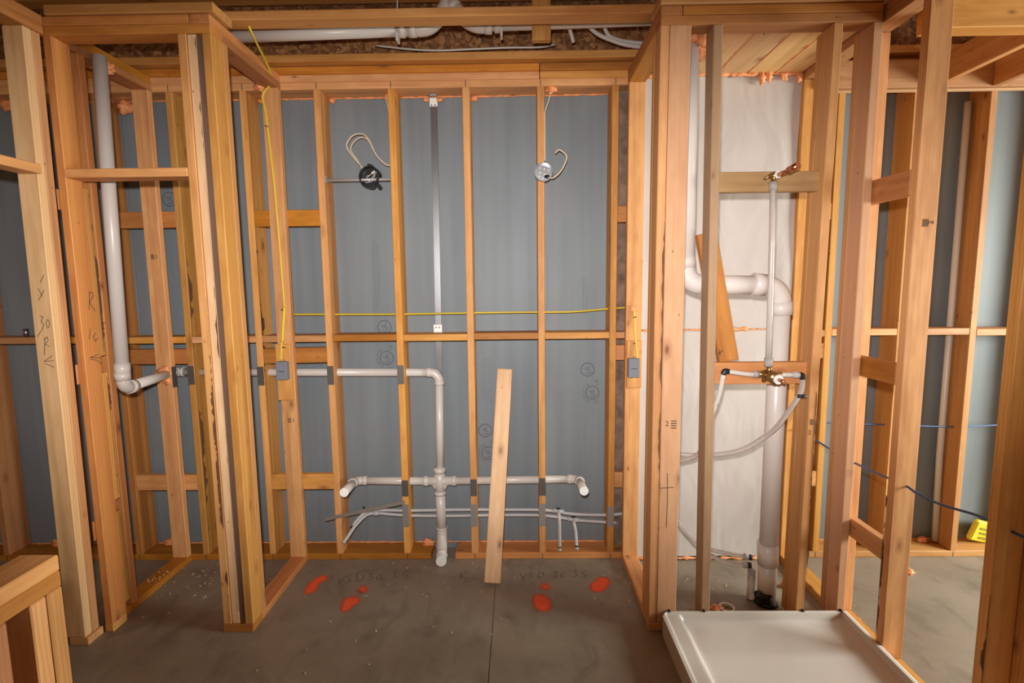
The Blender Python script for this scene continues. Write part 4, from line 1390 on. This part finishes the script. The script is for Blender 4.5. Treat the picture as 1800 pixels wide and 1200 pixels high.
# pipes and cables up between the floor trusses
cp = thing('ceiling_pipe', 'white drain pipe above the ceiling framing, left of the gap', 'pipe', (-0.6, -0.25, 2.88))
tube('pipe', [(-1.35, -0.25, 2.862), (-0.20, -0.25, 2.886)], r2, 'pvc', cp, n=16)
tube('coupling', [(-0.30, -0.25, 2.884), (-0.27, -0.25, 2.885)], r2 * 1.2, 'pvc', cp, n=16)
fitting('elbow', catmull([(-0.22, -0.25, 2.886), (-0.17, -0.25, 2.888), (-0.13, -0.25, 2.905), (-0.09, -0.25, 2.95), (-0.05, -0.25, 3.02)], 3), r2 * 1.12, cp)
cp2 = thing('ceiling_pipe', 'white drain pipe above the ceiling framing, right of the gap', 'pipe', (0.5, -0.25, 2.89))
fitting('elbow', catmull([(-0.02, -0.25, 2.98), (0.03, -0.25, 2.925), (0.08, -0.25, 2.900), (0.13, -0.25, 2.896)], 3), r2 * 1.12, cp2)
tube('pipe', [(0.11, -0.25, 2.896), (1.70, -0.25, 2.925)], 0.026, 'pvc', cp2, n=16)
tube('coupling', [(0.17, -0.25, 2.897), (0.20, -0.25, 2.898)], 0.034, 'pvc', cp2, n=16)
link('pipe_hanger', box_mesh(0.012, 0.05, 0.08, 0.002, 'pvc'), None, cp2, (0.205, -0.25, 2.880))
link('pipe_hanger', box_mesh(0.012, 0.05, 0.09, 0.002, 'pvc'), None, cp, (-0.305, -0.25, 2.872))
cable('ceiling_cable', 'white wire slung along the strand board above the wall', [(-0.475, -0.02, 2.915), (-0.28, -0.05, 2.880), (-0.129, -0.06, 2.868), (0.048, -0.06, 2.872), (0.225, -0.06, 2.876), (0.40, -0.05, 2.880), (0.486, -0.02, 2.905)], 0.005, 'whitewire')
cable('ceiling_cable', 'white wire hanging over the left ceiling pipe', [(-0.292, -0.29, 3.02), (-0.290, -0.29, 2.92), (-0.276, -0.20, 2.872)], 0.004, 'whitewire')
cable('ceiling_tube', 'white tube dropping behind the right ceiling pipe', [(0.53, -0.19, 3.0), (0.535, -0.19, 2.94), (0.569, -0.14, 2.862)], 0.010, 'whitewire', cat='water pipe')
cable('ceiling_tube', 'longer white tube bending toward the shower wall above the framing', [(0.60, -0.20, 3.0), (0.61, -0.20, 2.95), (0.67, -0.18, 2.893), (0.755, -0.16, 2.862), (0.87, -0.14, 2.84), (1.08, -0.12, 2.83)], 0.010, 'whitewire', cat='water pipe')
cable('ceiling_tube', 'short white tube joining the longer tube above the framing', [(0.69, -0.20, 3.0), (0.70, -0.20, 2.95), (0.738, -0.17, 2.885), (0.79, -0.15, 2.868), (0.87, -0.13, 2.862), (1.08, -0.10, 2.856)], 0.010, 'whitewire', cat='water pipe')

# ------------------------------------------------------------------ loose board
lb = bpy.data.objects.new('loose_board', box_mesh(1.185, 0.038, 0.089, 0.004, 'pale'))
C.objects.link(lb)
p0, p1 = Vector((0.118, -0.262, 0.012)), Vector((0.192, 0.098, 1.138))
ax = (p1 - p0).normalized()
wx = Vector((1, 0.02, 0))
wx = (wx - ax * wx.dot(ax)).normalized()
th = wx.cross(ax) * -1
mw = Matrix((ax, -th, wx)).transposed()
if mw.determinant() < 0:
    mw = Matrix((ax, th, wx)).transposed()
mw = mw.to_4x4()
mw.translation = (p0 + p1) / 2
lb.matrix_world = mw
lb['label'] = 'loose pale board leaning against the back wall between two studs'
lb['category'] = 'board'

# ------------------------------------------------------------------ marks on the floor
def paint_mark(label, blobs):
    cx = sum(b[0] for b in blobs) / len(blobs)
    cy = sum(b[1] for b in blobs) / len(blobs)
    R = 0.13
    n = 44
    bm = bmesh.new()
    lay = bm.verts.layers.float.new('cover')
    g = []
    for j in range(n + 1):
        row = []
        for i in range(n + 1):
            x, y = -R + 2 * R * i / n, -R + 2 * R * j / n
            v = bm.verts.new((x, y, 0))
            cov = 0.0
            for bx, by, br in blobs:
                d = math.hypot((cx + x - bx), (cy + y - by) * 0.8) / br
                cov += 0.95 * math.exp(-0.62 * d * d)
            v[lay] = max(0.0, min(1.0, cov))
            row.append(v)
        g.append(row)
    for j in range(n):
        for i in range(n):
            q = (g[j][i], g[j][i + 1], g[j + 1][i + 1], g[j + 1][i])
            if max(v[lay] for v in q) > 0.02:
                bm.faces.new(q)
    for v in [v for v in bm.verts if not v.link_faces]:
        bm.verts.remove(v)
    me = bpy.data.meshes.new('paint')
    bm.to_mesh(me)
    bm.free()
    o = link('paint_mark', me, 'paint', None, (cx, cy, 0.0008))
    o['label'] = label
    o['category'] = 'paint mark'
    o['group'] = 'orange paint marks on the floor'


paint_mark('curved orange paint mark on the floor beside the left partition', [(-0.841, -0.199, 0.021), (-0.864, -0.208, 0.023), (-0.878, -0.254, 0.023), (-0.874, -0.316, 0.023), (-0.864, -0.29, 0.021)])
paint_mark('small round orange paint spot just below the left floor writing', [(-0.587, -0.309, 0.029)])
paint_mark('lobed orange paint mark nearest the camera on the left side', [(-0.632, -0.409, 0.031), (-0.593, -0.406, 0.023), (-0.622, -0.469, 0.021)])
paint_mark('small round orange paint spot just below the right floor writing', [(0.407, -0.289, 0.029)])
paint_mark('large rounded orange paint spot nearest the camera right of the floor cut', [(0.385, -0.423, 0.037), (0.371, -0.39, 0.026), (0.388, -0.454, 0.029)])
paint_mark('orange paint mark on the floor beside the right partition', [(0.741, -0.229, 0.026), (0.695, -0.291, 0.031), (0.716, -0.256, 0.029), (0.679, -0.296, 0.021)])
TXT = [
    ('code written in pencil on the floor below the left drain arm', [
        [(-0.764, -0.181), (-0.732, -0.25), (-0.726, -0.177)], [(-0.693, -0.166), (-0.719, -0.178), (-0.689, -0.204), (-0.675, -0.228), (-0.706, -0.237)],
        [(-0.662, -0.153), (-0.643, -0.228), (-0.612, -0.21), (-0.62, -0.173), (-0.662, -0.153)], [(-0.6, -0.159), (-0.574, -0.154), (-0.582, -0.182), (-0.558, -0.192), (-0.582, -0.22)],
        [(-0.519, -0.154), (-0.544, -0.183), (-0.53, -0.216), (-0.506, -0.205), (-0.528, -0.183)], [(-0.473, -0.135), (-0.438, -0.129), (-0.453, -0.16), (-0.43, -0.18), (-0.456, -0.206)],
        [(-0.372, -0.13), (-0.404, -0.136), (-0.401, -0.161), (-0.372, -0.169), (-0.37, -0.193), (-0.396, -0.202)]]),
    ('single pencil letter on the floor left of the loose board', [[(-0.07, -0.138), (-0.064, -0.214)], [(-0.033, -0.129), (-0.066, -0.177), (-0.025, -0.209)]]),
    ('code written in pencil on the floor below the right water stubs', [
        [(0.27, -0.15), (0.287, -0.207), (0.309, -0.16)], [(0.287, -0.207), (0.291, -0.226)], [(0.346, -0.151), (0.322, -0.162), (0.341, -0.185), (0.317, -0.204)],
        [(0.379, -0.141), (0.372, -0.199), (0.402, -0.186), (0.406, -0.151), (0.379, -0.141)], [(0.461, -0.148), (0.485, -0.142), (0.47, -0.167), (0.484, -0.181), (0.459, -0.201)],
        [(0.524, -0.137), (0.499, -0.167), (0.5, -0.198), (0.519, -0.186), (0.506, -0.171)], [(0.57, -0.137), (0.597, -0.133), (0.581, -0.156), (0.595, -0.176), (0.566, -0.198)],
        [(0.652, -0.13), (0.627, -0.137), (0.622, -0.161), (0.64, -0.168), (0.635, -0.191), (0.61, -0.2)]])]
MAT['floorpencil'] = plain('floor_pencil', (0.085, 0.068, 0.055), 0.9)
for lab, lines in TXT:
    t = thing('floor_writing', lab, 'writing', (*lines[0][0], 0.0))
    for l in lines:
        strokes('pencil_stroke', [[(x, y, 0.0) for x, y in l]], (0, 0, 1), 0.0030, 'floorpencil', t)

# ------------------------------------------------------------------ small debris
rnd = random.Random(11)
bm = bmesh.new()
spots = [(-1.60, -0.20, 0.28, 40, 0.0), (-1.75, -0.25, 0.12, 50, 0.0385), (-1.4, -0.15, 0.25, 30, 0.0), (0.95, -0.35, 0.25, 25, 0.0), (1.25, -0.25, 0.2, 22, 0.0), (-0.2, -0.15, 0.5, 22, 0.0),
         (0.5, -0.5, 0.9, 20, 0.0), (-0.6, -0.7, 0.8, 16, 0.0), (1.9, -0.45, 0.2, 8, 0.0)]
for cx, cy, sp, n, z in spots:
    for i in range(n):
        x, y = rnd.gauss(cx, sp * 0.5), rnd.gauss(cy, sp * 0.5)
        if z > 0 and not (BX0 + 0.01 < x < BX1 - 0.01 and -0.42 < y < -0.05):
            continue
        if z == 0 and y > -0.02:
            continue
        a, l, w = rnd.uniform(0, math.pi), rnd.uniform(0.004, 0.012), rnd.uniform(0.001, 0.0025)
        u = Vector((math.cos(a), math.sin(a), rnd.uniform(0, 0.3))) * l
        v = Vector((-math.sin(a), math.cos(a), 0)) * w
        p = Vector((x, y, z + 0.002))
        q = [bm.verts.new(p - u * 0.5 - v), bm.verts.new(p - u * 0.5 + v), bm.verts.new(p + u * 0.5 + v + Vector((0, 0, 0.002))), bm.verts.new(p + u * 0.5 - v + Vector((0, 0, 0.002)))]
        q2 = [bm.verts.new(t.co - Vector((0, 0, 0.0015))) for t in q]
        bm.faces.new(q)
        bm.faces.new(q2[::-1])
        for k in range(4):
            bm.faces.new((q[k], q2[k], q2[(k + 1) % 4], q[(k + 1) % 4]))
o = link('wood_shavings', bm_mesh(bm, 'shavings'), 'shaving')
o['kind'] = 'stuff'
o['label'] = 'scattered wood shavings and chips on the concrete floor'
o['category'] = 'shavings'
for i, (x, y, r, lab) in enumerate(((1.175, -0.50, 0.017, 'orange foam crumb at the foot of the weathered stud'), (1.70, -0.30, 0.022, 'orange foam crumb right of the large drain pipe'), (2.45, -0.18, 0.022, 'flat orange foam crumb on the floor in the far right room'))):
    o = blob('foam_crumb', None, (x, y, r * 0.7), r, 'foam', 95 + i, (1.3, 0.8, 0.7))
    o['label'] = lab
    o['category'] = 'foam scrap'
cr = thing('drain_cover', 'white ring of a floor drain stub with orange paint behind the pan', 'drain', (1.30, -0.50, 0))
bm = bmesh.new()
sweep_bm(bm, [(0.034 * math.cos(2 * math.pi * k / 24), 0.034 * math.sin(2 * math.pi * k / 24), 0.014) for k in range(25)], 0.005, 8, False)
sweep_bm(bm, [(0, 0, 0), (0, 0, 0.013)], 0.034, 20, False)
link('ring', bm_mesh(bm, 'ring', True), 'pvc_end', cr, (1.31, -0.49, 0))
blob('paint_spot', cr, (1.255, -0.49, 0.012), 0.02, 'foam', 99, (1.6, 1, 0.6))

# yellow package on the sill at the far right
pk = thing('yellow_package', 'crumpled yellow package on the bottom plate at the far right', 'package', (3.09, 0.08, 0.04))
pouch = link('pouch', box_mesh(0.17, 0.035, 0.135, 0.010, 'package'), None, pk, (3.10, 0.095, 0.108), (0.12, 0.26, 0.1))
for i in range(3):
    link('printed_mark', box_mesh(0.10, 0.0012, 0.010, 0, 'package_ink'), None, pouch, (3.105, 0.0745 - 0.003 * (1 - i), 0.130 - 0.030 * i), (0.12, 0.26, 0.1))

# small bright metal sleeve standing on the blocking at the far left
o = tube('metal_sleeve', [(-2.605, 0.04, 1.366), (-2.605, 0.04, 1.412)], 0.013, 'steel', None, n=14)
o['label'] = 'small shiny metal sleeve standing on the blocking at the far left'
o['category'] = 'metal sleeve'
# grade stamps on more studs
for x, y, z, par in ((-1.757, -0.0398, 1.80, wc), (-0.985 - 0.06, -0.0398, 0.86, wa), (1.60, FY - 0.0003, 0.995, ws)):
    for i in range(3):
        strokes('lumber_stamp', [[(x - 0.012 + 0.006 * i, y, z), (x - 0.012 + 0.006 * i, y, z + 0.026)]], (0, -1, 0), 0.0035, 'stamp', par)
    text_mesh('lumber_stamp', '2', 0.026, (x + 0.016, y - 0.0008, z + 0.013), (math.pi / 2, 0, 0), 'stamp', par)
